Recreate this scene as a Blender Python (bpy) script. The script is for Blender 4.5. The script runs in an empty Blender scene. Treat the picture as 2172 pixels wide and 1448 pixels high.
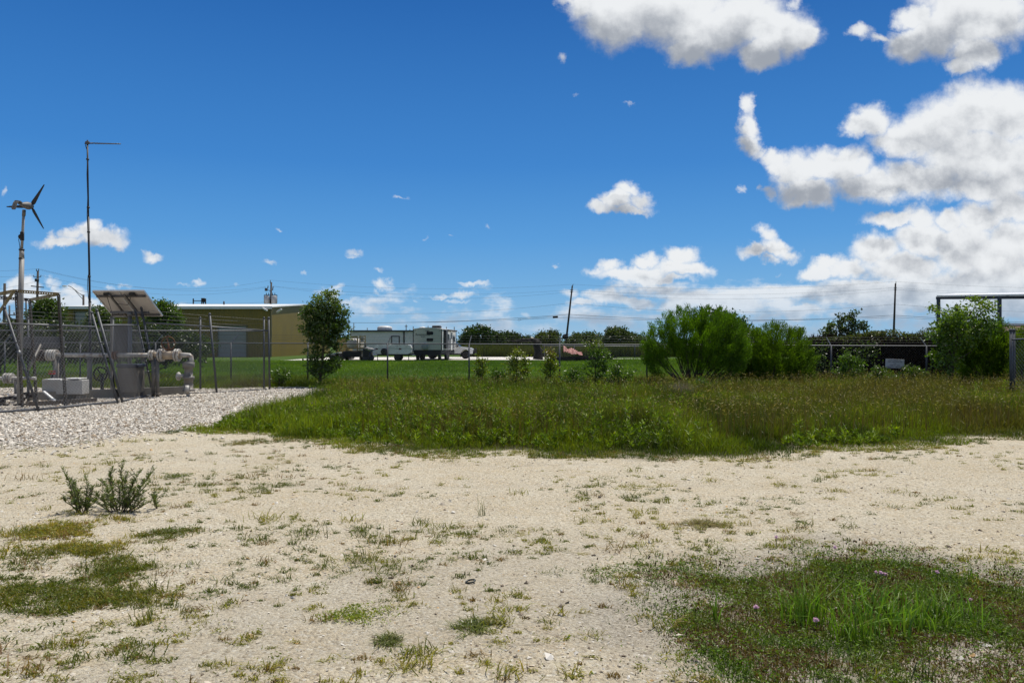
import bpy, math, random
import numpy as np
from mathutils import Vector, Matrix
R = math.radians
rng = np.random.default_rng(7)
random.seed(7)
sc = bpy.context.scene
COL = sc.collection

# ------------------------------------------------------------------ camera
F = 1663.0            # focal length in photograph pixels (photograph is 2172 wide)
EYE = 1.6             # eye height
HZ = 728.0            # horizon row
cam_d = bpy.data.cameras.new("camera")
cam = bpy.data.objects.new("camera", cam_d)
COL.objects.link(cam)
cam.location = (0, 0, EYE)
cam.rotation_euler = (R(90), 0, 0)
cam_d.sensor_width = 36.0
cam_d.lens = 36.0 * F / 2172.0
cam_d.shift_y = (HZ - 724.0) / 2172.0
cam_d.clip_start = 0.1
cam_d.clip_end = 9000
sc.camera = cam

# ------------------------------------------------------------------ light
SUN_EL, SUN_AZ = 66.0, 36.0     # azimuth clockwise from +Y
SKY_STRENGTH = 0.085
sc.view_settings.view_transform = 'Standard'
sc.view_settings.look = 'None'
sc.view_settings.exposure = 0.10
sc.view_settings.gamma = 1.0
sun_d = bpy.data.lights.new("sun", 'SUN')
sun_d.energy = 4.7
sun_d.angle = R(0.53)
sun_d.color = (1.0, 0.95, 0.86)
sun = bpy.data.objects.new("sun", sun_d)
COL.objects.link(sun)
_sd = Vector((math.cos(R(SUN_EL)) * math.sin(R(SUN_AZ)), math.cos(R(SUN_EL)) * math.cos(R(SUN_AZ)), math.sin(R(SUN_EL))))
sun.rotation_euler = (-_sd).to_track_quat('-Z', 'Y').to_euler()
sun.location = (0, 0, 60)
try:
    sc.cycles.max_bounces = 6
    sc.cycles.diffuse_bounces = 3
    sc.cycles.glossy_bounces = 2
    sc.cycles.transmission_bounces = 3
    sc.cycles.transparent_max_bounces = 4
    sc.cycles.caustics_reflective = False
    sc.cycles.caustics_refractive = False
except Exception:
    pass

# ------------------------------------------------------------------ sky with cumulus (world, by direction)
# each cloud puff: centre column / row and radii, given as angles through the focal length
PUFFS = [
 # big cloud high up
 (1420,22,190,92),(1310,36,105,84),(1255,5,70,50),(1500,70,150,66),(1580,40,130,80),(1650,68,95,70),(1460,105,70,45),(1610,115,60,38),(1205,0,40,18),(1700,80,40,36),(1690,5,26,16),
 (1190,124,15,20),
 # big cloud, high right
 (2050,30,140,96),(1985,70,85,62),(2110,30,110,80),(2070,110,66,44),(1925,95,60,44),(1865,84,46,15),(1825,68,32,22),(2040,140,46,26),(1940,36,50,36),
 # hook
 (1592,222,20,34),(1585,265,28,40),(1586,305,30,36),(1600,328,26,24),(1630,338,36,26),(1655,350,36,30),(1690,360,60,48),(1745,350,58,46),(1800,356,66,48),(1720,405,80,40),(1640,412,26,17),(1620,402,16,14),(1700,425,36,24),(1850,395,110,46),
 # big right
 (2070,235,110,76),(2010,262,95,76),(1960,285,85,60),(2140,245,90,80),(1850,258,62,40),(1815,266,44,32),(1920,300,90,46),(2060,330,160,90),(1960,380,140,48),(2150,350,120,90),(2100,395,130,40),
 (1577,392,17,12),
 # lone cumulus
 (1333,404,36,24),(1312,422,46,24),(1280,438,44,18),(1360,425,34,24),(1330,442,70,14),
 # low cumulus middle right
 (1446,540,46,28),(1430,565,62,26),(1368,552,38,22),(1290,560,38,20),(1262,570,36,16),(1340,578,100,22),(1470,572,54,22),(1400,592,80,14),
 (1632,500,30,24),(1640,525,44,26),(1600,534,50,20),(1665,540,38,20),(1632,552,34,14),(1655,578,12,8),
 # right bank
 (2100,600,150,60),(2050,505,90,40),(2150,520,80,60),(2080,650,160,50),(1900,640,130,30),(1760,556,46,22),(1740,574,50,24),(1800,572,56,30),(1860,530,66,42),(1955,466,52,38),(2020,468,42,34),(1960,510,95,48),(2080,470,62,60),(2140,440,70,56),(2060,540,130,60),(1920,570,110,44),(2130,560,110,80),(2000,610,180,44),(2150,630,110,50),(1850,610,130,24),(1890,465,70,20),(2100,660,140,30),
 # left
 (190,488,44,24),(150,496,36,18),(115,500,30,18),(215,502,64,22),(130,512,70,16),(240,510,42,18),(90,515,36,9),(330,543,32,15),(312,538,16,8),(3,402,10,12),
 (100,590,26,16),(45,604,36,22),(112,604,16,26),(70,625,90,22),(150,622,40,20),(160,645,70,20),(268,607,20,10),(240,610,24,8),
 (570,551,26,8),(753,534,22,14),(752,544,22,7),(705,604,20,15),(700,622,30,18),(728,640,40,14),(802,574,22,10),(812,605,28,18),(830,596,17,12),(795,622,20,8),
 (1010,602,48,9),(985,598,26,9),(985,630,36,13),(940,634,44,7),(975,645,36,8),(425,600,22,10),(400,606,26,6),(508,606,14,7),(740,632,10,9),(880,640,10,6),
 (1041,485,12,8),(908,503,10,7),(955,507,14,5),(1184,562,17,9),(850,412,22,6),(590,486,16,7),(1215,204,18,7),(1335,222,26,6),(650,580,14,7),
 (1215,627,34,18),(1290,630,55,22),(1345,640,60,20),(1240,648,60,14),(1480,640,34,22),(1500,622,26,16),(1570,640,40,22),(1440,650,60,14),(1110,664,28,11),(1660,650,40,24),(1700,660,60,20),(1640,610,22,14),
]

def build_world():
    w = bpy.data.worlds.new("World")
    sc.world = w
    w.use_nodes = True
    try:
        w.cycles.sampling_method = 'MANUAL'
        w.cycles.sample_map_resolution = 256
    except Exception:
        pass
    nt = w.node_tree
    nt.nodes.clear()

    def mk(tree):
        def node(t, **kw):
            n = tree.nodes.new(t)
            for k, v in kw.items():
                setattr(n, k, v)
            return n
        def put(sock, v):
            if hasattr(v, 'is_linked') or isinstance(v, bpy.types.NodeSocket):
                tree.links.new(v, sock)
            else:
                sock.default_value = v
        def math_(op, a, b=None, c=None, clamp=False):
            n = node('ShaderNodeMath', operation=op)
            n.use_clamp = clamp
            put(n.inputs[0], a)
            if b is not None: put(n.inputs[1], b)
            if c is not None: put(n.inputs[2], c)
            return n.outputs[0]
        def vec(op, a, b=None, c=None, out=0):
            n = node('ShaderNodeVectorMath', operation=op)
            put(n.inputs[0], a)
            if b is not None: put(n.inputs[1], b)
            if c is not None: put(n.inputs[2], c)
            return n.outputs[out]
        def sstep(x, a, b, lo=0.0, hi=1.0):
            n = node('ShaderNodeMapRange', interpolation_type='SMOOTHSTEP')
            put(n.inputs[0], x)
            n.inputs[1].default_value = a; n.inputs[2].default_value = b
            n.inputs[3].default_value = lo; n.inputs[4].default_value = hi
            return n.outputs[0]
        return node, put, math_, vec, sstep

    # ---- field group
    g = bpy.data.node_groups.new("cloud_field", 'ShaderNodeTree')
    g.interface.new_socket("P", in_out='INPUT', socket_type='NodeSocketVector')
    g.interface.new_socket("F", in_out='OUTPUT', socket_type='NodeSocketFloat')
    node, put, M, V, S = mk(g)
    gi = node('NodeGroupInput'); go = node('NodeGroupOutput')
    p = gi.outputs[0]
    n1 = node('ShaderNodeTexNoise', noise_dimensions='2D')
    put(n1.inputs['Vector'], p)
    n1.inputs['Scale'].default_value = 22.0
    n1.inputs['Detail'].default_value = 7.0
    n1.inputs['Roughness'].default_value = 0.62
    off = V('MULTIPLY', V('SUBTRACT', n1.outputs['Color'], (0.5, 0.5, 0.0)), (0.040, 0.036, 0.0))
    pw = V('ADD', p, off)
    q = None
    for (cx, cy, rx, ry) in PUFFS:
        u, v = (cx - 1086.0) / F, (HZ - cy) / F
        sx, sy = F / rx, F / ry
        thin = 0.88 * max(0.0, 1.0 - rx * ry / 1500.0) ** 0.9       # small scraps of cloud are thin
        a = V('MULTIPLY_ADD', pw, (sx, sy, 0.0), (-u * sx, -v * sy, thin))
        d = V('DOT_PRODUCT', a, a, out=1)
        q = d if q is None else M('MINIMUM', q, d)
    f1 = M('SUBTRACT', 1.0, M('SQRT', q))
    # faint broken cloud low along the horizon, thicker to the right
    n2 = node('ShaderNodeTexNoise', noise_dimensions='2D')
    put(n2.inputs['Vector'], V('MULTIPLY', p, (9.0, 24.0, 1.0)))
    n2.inputs['Scale'].default_value = 1.0
    n2.inputs['Detail'].default_value = 7.0
    n2.inputs['Roughness'].default_value = 0.6
    sx = node('ShaderNodeSeparateXYZ'); put(sx.inputs[0], p)
    cov = S(sx.outputs[0], -0.35, 0.45, -0.12, 0.36)
    band = M('MULTIPLY', S(sx.outputs[1], 0.13, 0.05), S(sx.outputs[1], -0.02, 0.02))
    f2 = M('ADD', M('MULTIPLY', M('SUBTRACT', n2.outputs['Fac'], 0.5), 2.4), M('ADD', cov, M('MULTIPLY', M('SUBTRACT', band, 1.0), 1.2)))
    f = M('MAXIMUM', f1, f2)
    f = M('MINIMUM', M('MAXIMUM', f, -0.4), 0.85)
    put(go.inputs[0], f)

    node, put, M, V, S = mk(nt)
    tc = node('ShaderNodeTexCoord')
    d = tc.outputs['Generated']
    xyz = node('ShaderNodeSeparateXYZ'); put(xyz.inputs[0], d)
    yy = M('MAXIMUM', xyz.outputs[1], 0.04)
    cb = node('ShaderNodeCombineXYZ')
    put(cb.inputs[0], M('DIVIDE', xyz.outputs[0], yy)); put(cb.inputs[1], M('DIVIDE', xyz.outputs[2], yy))
    p = cb.outputs[0]
    def field(q):
        gn = node('ShaderNodeGroup'); gn.node_tree = g; put(gn.inputs[0], q)
        return gn.outputs[0]
    f0 = field(p); f2 = field(V('ADD', p, (0.008, 0.030, 0.0))); f3 = field(V('ADD', p, (-0.003, -0.026, 0.0)))
    n3 = node('ShaderNodeTexNoise', noise_dimensions='2D')
    put(n3.inputs['Vector'], p)
    n3.inputs['Scale'].default_value = 42.0; n3.inputs['Detail'].default_value = 6.0; n3.inputs['Roughness'].default_value = 0.62
    nd = M('SUBTRACT', n3.outputs['Fac'], 0.5)
    fa = M('MULTIPLY_ADD', nd, 0.42, f0)
    alpha = M('MULTIPLY', S(fa, -0.08, 0.52), S(xyz.outputs[1], 0.15, 0.35))
    lit = M('MULTIPLY_ADD', M('SUBTRACT', f3, f2), 0.80, M('MULTIPLY', f0, -0.16))
    shade = S(M('MULTIPLY_ADD', nd, 0.75, lit), -0.95, 0.34)
    sky = node('ShaderNodeTexSky', sky_type='NISHITA')
    sky.sun_disc = False
    sky.sun_elevation = R(SUN_EL)
    sky.sun_rotation = R(SUN_AZ)
    sky.altitude = 0.0
    sky.air_density = 1.0
    sky.dust_density = 0.4
    sky.ozone_density = 3.0
    hs = node('ShaderNodeHueSaturation')
    hs.inputs['Saturation'].default_value = SKY_SAT
    hs.inputs['Hue'].default_value = SKY_HUE
    hs.inputs['Value'].default_value = 1.0
    put(hs.inputs['Color'], sky.outputs[0])
    k = 1.0 / SKY_STRENGTH
    ramp = node('ShaderNodeValToRGB')
    put(ramp.inputs[0], M('DIVIDE', M('MAXIMUM', xyz.outputs[2], 0.0), 1.0))
    el = ramp.color_ramp.elements
    stops = SKY_STOPS
    while len(el) < len(stops): el.new(0.5)
    for e_, (p_, c_) in zip(el, stops):
        e_.position = p_; e_.color = (*c_, 1)
    rs = node('ShaderNodeMix', data_type='RGBA', blend_type='MULTIPLY'); rs.inputs[0].default_value = 1.0
    put(rs.inputs[6], ramp.outputs[0]); rs.inputs[7].default_value = (k, k, k, 1)
    tint = node('ShaderNodeMix', data_type='RGBA')
    tint.inputs[0].default_value = SKY_RAMP
    put(tint.inputs[6], hs.outputs[0]); put(tint.inputs[7], rs.outputs[2])
    cc = node('ShaderNodeMix', data_type='RGBA')
    put(cc.inputs[0], shade)
    cc.inputs[6].default_value = (0.32 * k, 0.35 * k, 0.40 * k, 1)
    cc.inputs[7].default_value = (0.79 * k, 0.81 * k, 0.83 * k, 1)
    # clouds close to the horizon are seen through more air
    far = node('ShaderNodeMix', data_type='RGBA')
    vel = M('DIVIDE', xyz.outputs[2], yy)
    put(far.inputs[0], S(vel, 0.105, 0.0, 0.0, 0.62))
    put(far.inputs[6], cc.outputs[2])
    far.inputs[7].default_value = (0.33 * k, 0.50 * k, 0.70 * k, 1)
    mx = node('ShaderNodeMix', data_type='RGBA')
    put(mx.inputs[0], alpha); put(mx.inputs[6], tint.outputs[2]); put(mx.inputs[7], far.outputs[2])
    # scattered cumulus over the unseen sky, overhead and behind, added to neutralise blue fill
    zz = M('MAXIMUM', M('ADD', xyz.outputs[2], 0.10), 0.05)
    c2 = node('ShaderNodeCombineXYZ')
    put(c2.inputs[0], M('DIVIDE', xyz.outputs[0], zz)); put(c2.inputs[1], M('DIVIDE', xyz.outputs[1], zz))
    n4 = node('ShaderNodeTexNoise', noise_dimensions='2D')
    put(n4.inputs['Vector'], c2.outputs[0]); n4.inputs['Scale'].default_value = 1.1; n4.inputs['Detail'].default_value = 4.0
    rest = M('MAXIMUM', S(xyz.outputs[1], 0.30, 0.05), S(xyz.outputs[2], 0.55, 0.70))
    a4 = M('MULTIPLY', M('MULTIPLY', S(n4.outputs['Fac'], 0.42, 0.58), rest), S(xyz.outputs[2], 0.0, 0.05))
    m4 = node('ShaderNodeMix', data_type='RGBA')
    put(m4.inputs[0], a4); put(m4.inputs[6], mx.outputs[2]); m4.inputs[7].default_value = (0.40 * k, 0.405 * k, 0.41 * k, 1)
    bg = node('ShaderNodeBackground')
    put(bg.inputs[0], m4.outputs[2]); bg.inputs[1].default_value = SKY_STRENGTH
    out = node('ShaderNodeOutputWorld')
    put(out.inputs[0], bg.outputs[0])
SKY_SAT, SKY_HUE, SKY_RAMP = 1.3, 0.5, 0.9
SKY_STOPS = [(0.0, (0.27, 0.49, 0.71)), (0.06, (0.155, 0.395, 0.70)), (0.13, (0.085, 0.305, 0.665)), (0.22, (0.044, 0.215, 0.575)), (0.40, (0.018, 0.122, 0.41)), (1.0, (0.010, 0.07, 0.27))]
build_world()

# ------------------------------------------------------------------ helpers
def P(px, py, d):
    """point at distance d seen in column px, row py of the photograph"""
    return Vector(((px - 1086.0) * d / F, d, EYE + (HZ - py) * d / F))
def G(px, py):
    """ground point seen in column px, row py"""
    d = EYE * F / (py - HZ)
    return Vector(((px - 1086.0) * d / F, d, 0.0))
def GX(px, d):
    return Vector(((px - 1086.0) * d / F, d, 0.0))

def _hash(ix, iy, seed):
    h = (ix.astype(np.int64) * 374761393 + iy.astype(np.int64) * 668265263 + seed * 1442695041) & 0xffffffff
    h = ((h ^ (h >> 13)) * 1274126177) & 0xffffffff
    return ((h ^ (h >> 16)) & 0xffffff) / float(0xffffff)
def vnoise(x, y, seed=0):
    x0, y0 = np.floor(x), np.floor(y)
    fx, fy = x - x0, y - y0
    fx, fy = fx * fx * (3 - 2 * fx), fy * fy * (3 - 2 * fy)
    a = _hash(x0, y0, seed); b = _hash(x0 + 1, y0, seed); c = _hash(x0, y0 + 1, seed); e = _hash(x0 + 1, y0 + 1, seed)
    return (a * (1 - fx) + b * fx) * (1 - fy) + (c * (1 - fx) + e * fx) * fy
def fbm(x, y, size, octaves=4, seed=0):
    s, amp, tot = 0.0, 0.5, 0.0
    f = 1.0 / size
    for o in range(octaves):
        s = s + amp * vnoise(x * f, y * f, seed + o * 17)
        tot += amp; amp *= 0.5; f *= 2.03
    return s / tot
def smooth(x, a, b):
    t = np.clip((x - a) / (b - a), 0, 1)
    return t * t * (3 - 2 * t)
def sd_poly(x, y, poly):
    """signed distance, negative inside"""
    n = len(poly)
    best = np.full(x.shape, 1e18); inside = np.zeros(x.shape, bool)
    for i in range(n):
        ax, ay = poly[i][0], poly[i][1]; bx, by = poly[(i + 1) % n][0], poly[(i + 1) % n][1]
        ex, ey = bx - ax, by - ay
        t = np.clip(((x - ax) * ex + (y - ay) * ey) / (ex * ex + ey * ey + 1e-12), 0, 1)
        best = np.minimum(best, (x - ax - t * ex) ** 2 + (y - ay - t * ey) ** 2)
        c = ((ay > y) != (by > y)) & (x < ex * (y - ay) / (ey if abs(ey) > 1e-12 else 1e-12) + ax)
        inside ^= c
    s = np.sqrt(best)
    return np.where(inside, -s, s)

def ruts(x, y):
    """two worn wheel tracks that cross the sandy lot towards the gate"""
    c = 8.9 + 0.055 * (x + 4) ** 2 * (x < -4) - 0.10 * x + 0.25 * np.sin(x * .7)
    r = np.exp(-((y - c) / .20) ** 2) + np.exp(-((y - c - 1.6) / .20) ** 2)
    return r * (1 - smooth(np.abs(x), 9, 13))
def gh(x, y):
    """height of the ground"""
    x = np.asarray(x, float); y = np.asarray(y, float)
    fade = 1 - smooth(y, 26, 40)
    return -0.022 * ruts(x, y) + ((fbm(x, y, 3.5, 3, 3) - 0.5) * 0.10 + (fbm(x, y, 0.7, 3, 5) - 0.5) * 0.035) * fade * (1 - smooth(np.abs(x), 30, 60)) * smooth(y, -10, 0)
def ghs(x, y):
    return float(gh(np.array([x]), np.array([y]))[0])

def setp(o, label=None, cat=None, group=None, kind=None):
    if label: o['label'] = label
    if cat: o['category'] = cat
    if group: o['group'] = group
    if kind: o['kind'] = kind
    return o
def thing(name, label, cat, loc=(0, 0, 0), rz=0.0, group=None):
    o = bpy.data.objects.new(name, None)
    o.empty_display_size = 0.2
    COL.objects.link(o)
    o.location = loc; o.rotation_euler = (0, 0, rz)
    return setp(o, label, cat, group)
def np_mesh(name, V, Q=None, T=None, C=None, mat=None, parent=None, smooth_=False):
    V = np.asarray(V, np.float32).reshape(-1, 3)
    me = bpy.data.meshes.new(name)
    me.vertices.add(len(V)); me.vertices.foreach_set('co', V.ravel())
    parts, tot = [], []
    if Q is not None and len(Q):
        Q = np.asarray(Q, np.int32).reshape(-1, 4); parts.append(Q.ravel()); tot.append(np.full(len(Q), 4, np.int32))
    if T is not None and len(T):
        T = np.asarray(T, np.int32).reshape(-1, 3); parts.append(T.ravel()); tot.append(np.full(len(T), 3, np.int32))
    loops = np.concatenate(parts); tot = np.concatenate(tot)
    start = np.concatenate([[0], np.cumsum(tot)[:-1]]).astype(np.int32)
    me.loops.add(len(loops)); me.loops.foreach_set('vertex_index', loops)
    me.polygons.add(len(tot)); me.polygons.foreach_set('loop_start', start)
    try:
        me.polygons.foreach_set('loop_total', tot)
    except Exception:
        pass
    me.polygons.foreach_set('use_smooth', np.full(len(tot), smooth_, bool))
    if C is not None:
        C = np.asarray(C, np.float32).reshape(-1, 3)
        a = me.color_attributes.new('Col', 'FLOAT_COLOR', 'POINT')
        a.data.foreach_set('color', np.concatenate([C, np.ones((len(C), 1), np.float32)], 1).ravel())
    me.update(calc_edges=True)
    if mat: me.materials.append(mat)
    o = bpy.data.objects.new(name, me)
    COL.objects.link(o)
    if parent is not None: o.parent = parent
    return o

class MB:
    """collects shapes, then builds ONE mesh object"""
    def __init__(self):
        self.v, self.f, self.s = [], [], []
    def _add(self, vs, fs, sm=False):
        b = len(self.v)
        self.v += [tuple(q) for q in vs]
        self.f += [[b + i for i in q] for q in fs]
        self.s += [sm] * len(fs)
        return self
    def box(self, c, size, rot=None, bevel=0.0):
        sx, sy, sz = [q / 2 for q in size]
        c = Vector(c)
        m = rot if rot is not None else Matrix.Identity(3)
        if bevel > 0:
            b = min(bevel, sx * .49, sy * .49, sz * .49)
            pts, idx = [], {}
            for ix in (-1, 1):
                for iy in (-1, 1):
                    for iz in (-1, 1):
                        for ax in range(3):
                            q = [ix * (sx - b), iy * (sy - b), iz * (sz - b)]
                            q[ax] = (ix * sx, iy * sy, iz * sz)[ax]
                            idx[(ix, iy, iz, ax)] = len(pts); pts.append(c + m @ Vector(q))
            I = lambda a, b_, d, e: idx[(a, b_, d, e)]
            fs = []
            for s in (-1, 1):
                o = lambda l: l if s > 0 else l[::-1]
                fs.append(o([I(s, -1, -1, 0), I(s, 1, -1, 0), I(s, 1, 1, 0), I(s, -1, 1, 0)]))
                fs.append(o([I(-1, s, -1, 1), I(-1, s, 1, 1), I(1, s, 1, 1), I(1, s, -1, 1)]))
                fs.append(o([I(-1, -1, s, 2), I(1, -1, s, 2), I(1, 1, s, 2), I(-1, 1, s, 2)]))
            for a in (-1, 1):
                for b_ in (-1, 1):
                    o = lambda l: l if a * b_ > 0 else l[::-1]
                    fs.append(o([I(a, b_, -1, 0), I(a, b_, -1, 1), I(a, b_, 1, 1), I(a, b_, 1, 0)]))
                    fs.append(o([I(-1, a, b_, 1), I(-1, a, b_, 2), I(1, a, b_, 2), I(1, a, b_, 1)]))
                    fs.append(o([I(a, -1, b_, 2), I(a, -1, b_, 0), I(a, 1, b_, 0), I(a, 1, b_, 2)]))
                    for d in (-1, 1):
                        t = [I(a, b_, d, 0), I(a, b_, d, 1), I(a, b_, d, 2)]
                        fs.append(t if a * b_ * d > 0 else t[::-1])
            return self._add(pts, fs)
        pts = [c + m @ Vector((x * sx, y * sy, z * sz)) for x in (-1, 1) for y in (-1, 1) for z in (-1, 1)]
        return self._add(pts, [(0, 1, 3, 2), (4, 6, 7, 5), (0, 4, 5, 1), (2, 3, 7, 6), (0, 2, 6, 4), (1, 5, 7, 3)])
    def bar(self, a, b, w, h=None, up=(0, 0, 1)):
        """rectangular bar from a to b"""
        a, b = Vector(a), Vector(b)
        d = b - a; L = d.length; x = d / L
        u = Vector(up)
        if abs(x.dot(u)) > 0.98: u = Vector((0, 1, 0))
        y = u.cross(x).normalized(); z = x.cross(y)
        m = Matrix((x, y, z)).transposed()
        return self.box((a + b) / 2, (L, w, h or w), m)
    def tube(self, pts, r, n=8, caps=True, closed=False):
        pts = [Vector(q) for q in pts]
        k = len(pts)
        rr = list(r) if isinstance(r, (list, tuple)) else [r] * k
        vs, fs = [], []
        t0 = (pts[1] - pts[0]).normalized()
        u = Vector((0, 0, 1)) if abs(t0.z) < 0.9 else Vector((1, 0, 0))
        nrm = (u - t0 * u.dot(t0)).normalized()
        for i, q in enumerate(pts):
            if closed: t = (pts[(i + 1) % k] - pts[i - 1]).normalized()
            elif i == 0: t = t0
            elif i == k - 1: t = (pts[-1] - pts[-2]).normalized()
            else: t = ((pts[i + 1] - q).normalized() + (q - pts[i - 1]).normalized())
            if t.length < 1e-6: t = t0
            t = t.normalized()
            nrm = (nrm - t * nrm.dot(t))
            nrm = nrm.normalized() if nrm.length > 1e-6 else t.orthogonal().normalized()
            bn = t.cross(nrm)
            for j in range(n):
                a = 2 * math.pi * j / n
                vs.append(q + (nrm * math.cos(a) + bn * math.sin(a)) * rr[i])
        rings = k if closed else k - 1
        for i in range(rings):
            i2 = (i + 1) % k
            for j in range(n):
                j2 = (j + 1) % n
                fs.append((i * n + j, i * n + j2, i2 * n + j2, i2 * n + j))
        b = len(self.v)
        self._add(vs, fs, n > 4)
        if caps and not closed:
            self.f += [[b + j for j in range(n)][::-1], [b + (k - 1) * n + j for j in range(n)]]
            self.s += [False, False]
        return self
    def cyl(self, a, b, r, r2=None, n=16):
        return self.tube([a, b], [r, r if r2 is None else r2], n)
    def lathe(self, prof, o, axis=(0, 0, 1), n=20):
        """profile of (radius, height along axis)"""
        ax = Vector(axis).normalized(); o = Vector(o)
        u = ax.orthogonal().normalized(); w = ax.cross(u)
        vs, fs = [], []
        for (r, h) in prof:
            for j in range(n):
                a = 2 * math.pi * j / n
                vs.append(o + ax * h + (u * math.cos(a) + w * math.sin(a)) * max(r, 1e-4))
        for i in range(len(prof) - 1):
            for j in range(n):
                j2 = (j + 1) % n
                fs.append((i * n + j, i * n + j2, (i + 1) * n + j2, (i + 1) * n + j))
        b = len(self.v)
        self._add(vs, fs, True)
        k = len(prof)
        self.f += [[b + j for j in range(n)][::-1], [b + (k - 1) * n + j for j in range(n)]]
        self.s += [False, False]
        return self
    def ellip(self, c, r, n=16, m=10, rot=None):
        c = Vector(c); rot = rot or Matrix.Identity(3)
        vs, fs = [], []
        for i in range(m + 1):
            th = math.pi * i / m
            for j in range(n):
                a = 2 * math.pi * j / n
                s = max(math.sin(th), 1e-3)
                vs.append(c + rot @ Vector((r[0] * s * math.cos(a), r[1] * s * math.sin(a), r[2] * math.cos(th))))
        for i in range(m):
            for j in range(n):
                j2 = (j + 1) % n
                fs.append((i * n + j, (i + 1) * n + j, (i + 1) * n + j2, i * n + j2))
        return self._add(vs, fs, True)
    def prism(self, outline, a, b, axis='y'):
        """extrude a 2D outline between a and b along an axis; outline is in the other two axes (xz, yz or xy)"""
        def mkp(p, t):
            return (p[0], t, p[1]) if axis == 'y' else ((t, p[0], p[1]) if axis == 'x' else (p[0], p[1], t))
        n = len(outline)
        vs = [mkp(p, a) for p in outline] + [mkp(p, b) for p in outline]
        fs = [list(range(n)), list(range(n, 2 * n))[::-1]]
        for i in range(n):
            j = (i + 1) % n
            fs.append((i, n + i, n + j, j))
        return self._add(vs, fs)
    def quad(self, a, b, c, d):
        return self._add([a, b, c, d], [(0, 1, 2, 3)])
    def build(self, name, mat, parent=None, fix=True):
        me = bpy.data.meshes.new(name)
        me.from_pydata(self.v, [], self.f)
        me.polygons.foreach_set('use_smooth', self.s)
        me.update()
        if fix:
            import bmesh
            bm = bmesh.new(); bm.from_mesh(me)
            bmesh.ops.recalc_face_normals(bm, faces=bm.faces[:])
            bm.to_mesh(me); bm.free()
        if mat: me.materials.append(mat)
        o = bpy.data.objects.new(name, me)
        COL.objects.link(o)
        if parent is not None: o.parent = parent
        return o
def copy_tree(o, parent=None):
    c = o.copy(); COL.objects.link(c); c.parent = parent
    for ch in list(o.children): copy_tree(ch, c)
    return c

# ------------------------------------------------------------------ materials
MATS = {}
def _n(nt, t, **kw):
    n = nt.nodes.new(t)
    for k, v in kw.items(): setattr(n, k, v)
    return n
def mat(name, col, rough=0.6, metal=0.0, var=0.25, scale=6.0, bump=0.0, dirt=None, dirt_amt=0.0, spec=0.5, streak=False):
    """painted / metal / wood surface with mottling, optional dirt colour and bump"""
    if name in MATS: return MATS[name]
    m = bpy.data.materials.new(name); m.use_nodes = True
    nt = m.node_tree; b = nt.nodes['Principled BSDF']; L = nt.links
    tc = _n(nt, 'ShaderNodeTexCoord')
    mp = _n(nt, 'ShaderNodeMapping')
    if streak: mp.inputs['Scale'].default_value = (1, 1, 0.12)
    L.new(tc.outputs['Object'], mp.inputs[0])
    no = _n(nt, 'ShaderNodeTexNoise'); no.inputs['Scale'].default_value = scale; no.inputs['Detail'].default_value = 5; no.inputs['Roughness'].default_value = 0.62
    L.new(mp.outputs[0], no.inputs['Vector'])
    mr = _n(nt, 'ShaderNodeMapRange'); L.new(no.outputs['Fac'], mr.inputs[0])
    mr.inputs[1].default_value = 0.25; mr.inputs[2].default_value = 0.75; mr.inputs[3].default_value = 1 - var; mr.inputs[4].default_value = 1 + var * 0.6
    mx = _n(nt, 'ShaderNodeMix', data_type='RGBA', blend_type='MULTIPLY'); mx.inputs[0].default_value = 1
    mx.inputs[6].default_value = (*col, 1); L.new(mr.outputs[0], mx.inputs[7])
    c = mx.outputs[2]
    if dirt:
        n2 = _n(nt, 'ShaderNodeTexNoise'); n2.inputs['Scale'].default_value = scale * 0.6; n2.inputs['Detail'].default_value = 6
        L.new(mp.outputs[0], n2.inputs['Vector'])
        m2 = _n(nt, 'ShaderNodeMapRange'); L.new(n2.outputs['Fac'], m2.inputs[0])
        m2.inputs[1].default_value = 0.5; m2.inputs[2].default_value = 0.72; m2.inputs[3].default_value = 0; m2.inputs[4].default_value = dirt_amt
        x2 = _n(nt, 'ShaderNodeMix', data_type='RGBA'); L.new(m2.outputs[0], x2.inputs[0]); L.new(c, x2.inputs[6]); x2.inputs[7].default_value = (*dirt, 1)
        c = x2.outputs[2]
    L.new(c, b.inputs['Base Color'])
    b.inputs['Roughness'].default_value = rough; b.inputs['Metallic'].default_value = metal
    b.inputs['Specular IOR Level'].default_value = spec
    if bump:
        bp = _n(nt, 'ShaderNodeBump'); bp.inputs['Strength'].default_value = bump; bp.inputs['Distance'].default_value = 0.02
        L.new(no.outputs['Fac'], bp.inputs['Height']); L.new(bp.outputs[0], b.inputs['Normal'])
    MATS[name] = m
    return m
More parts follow.
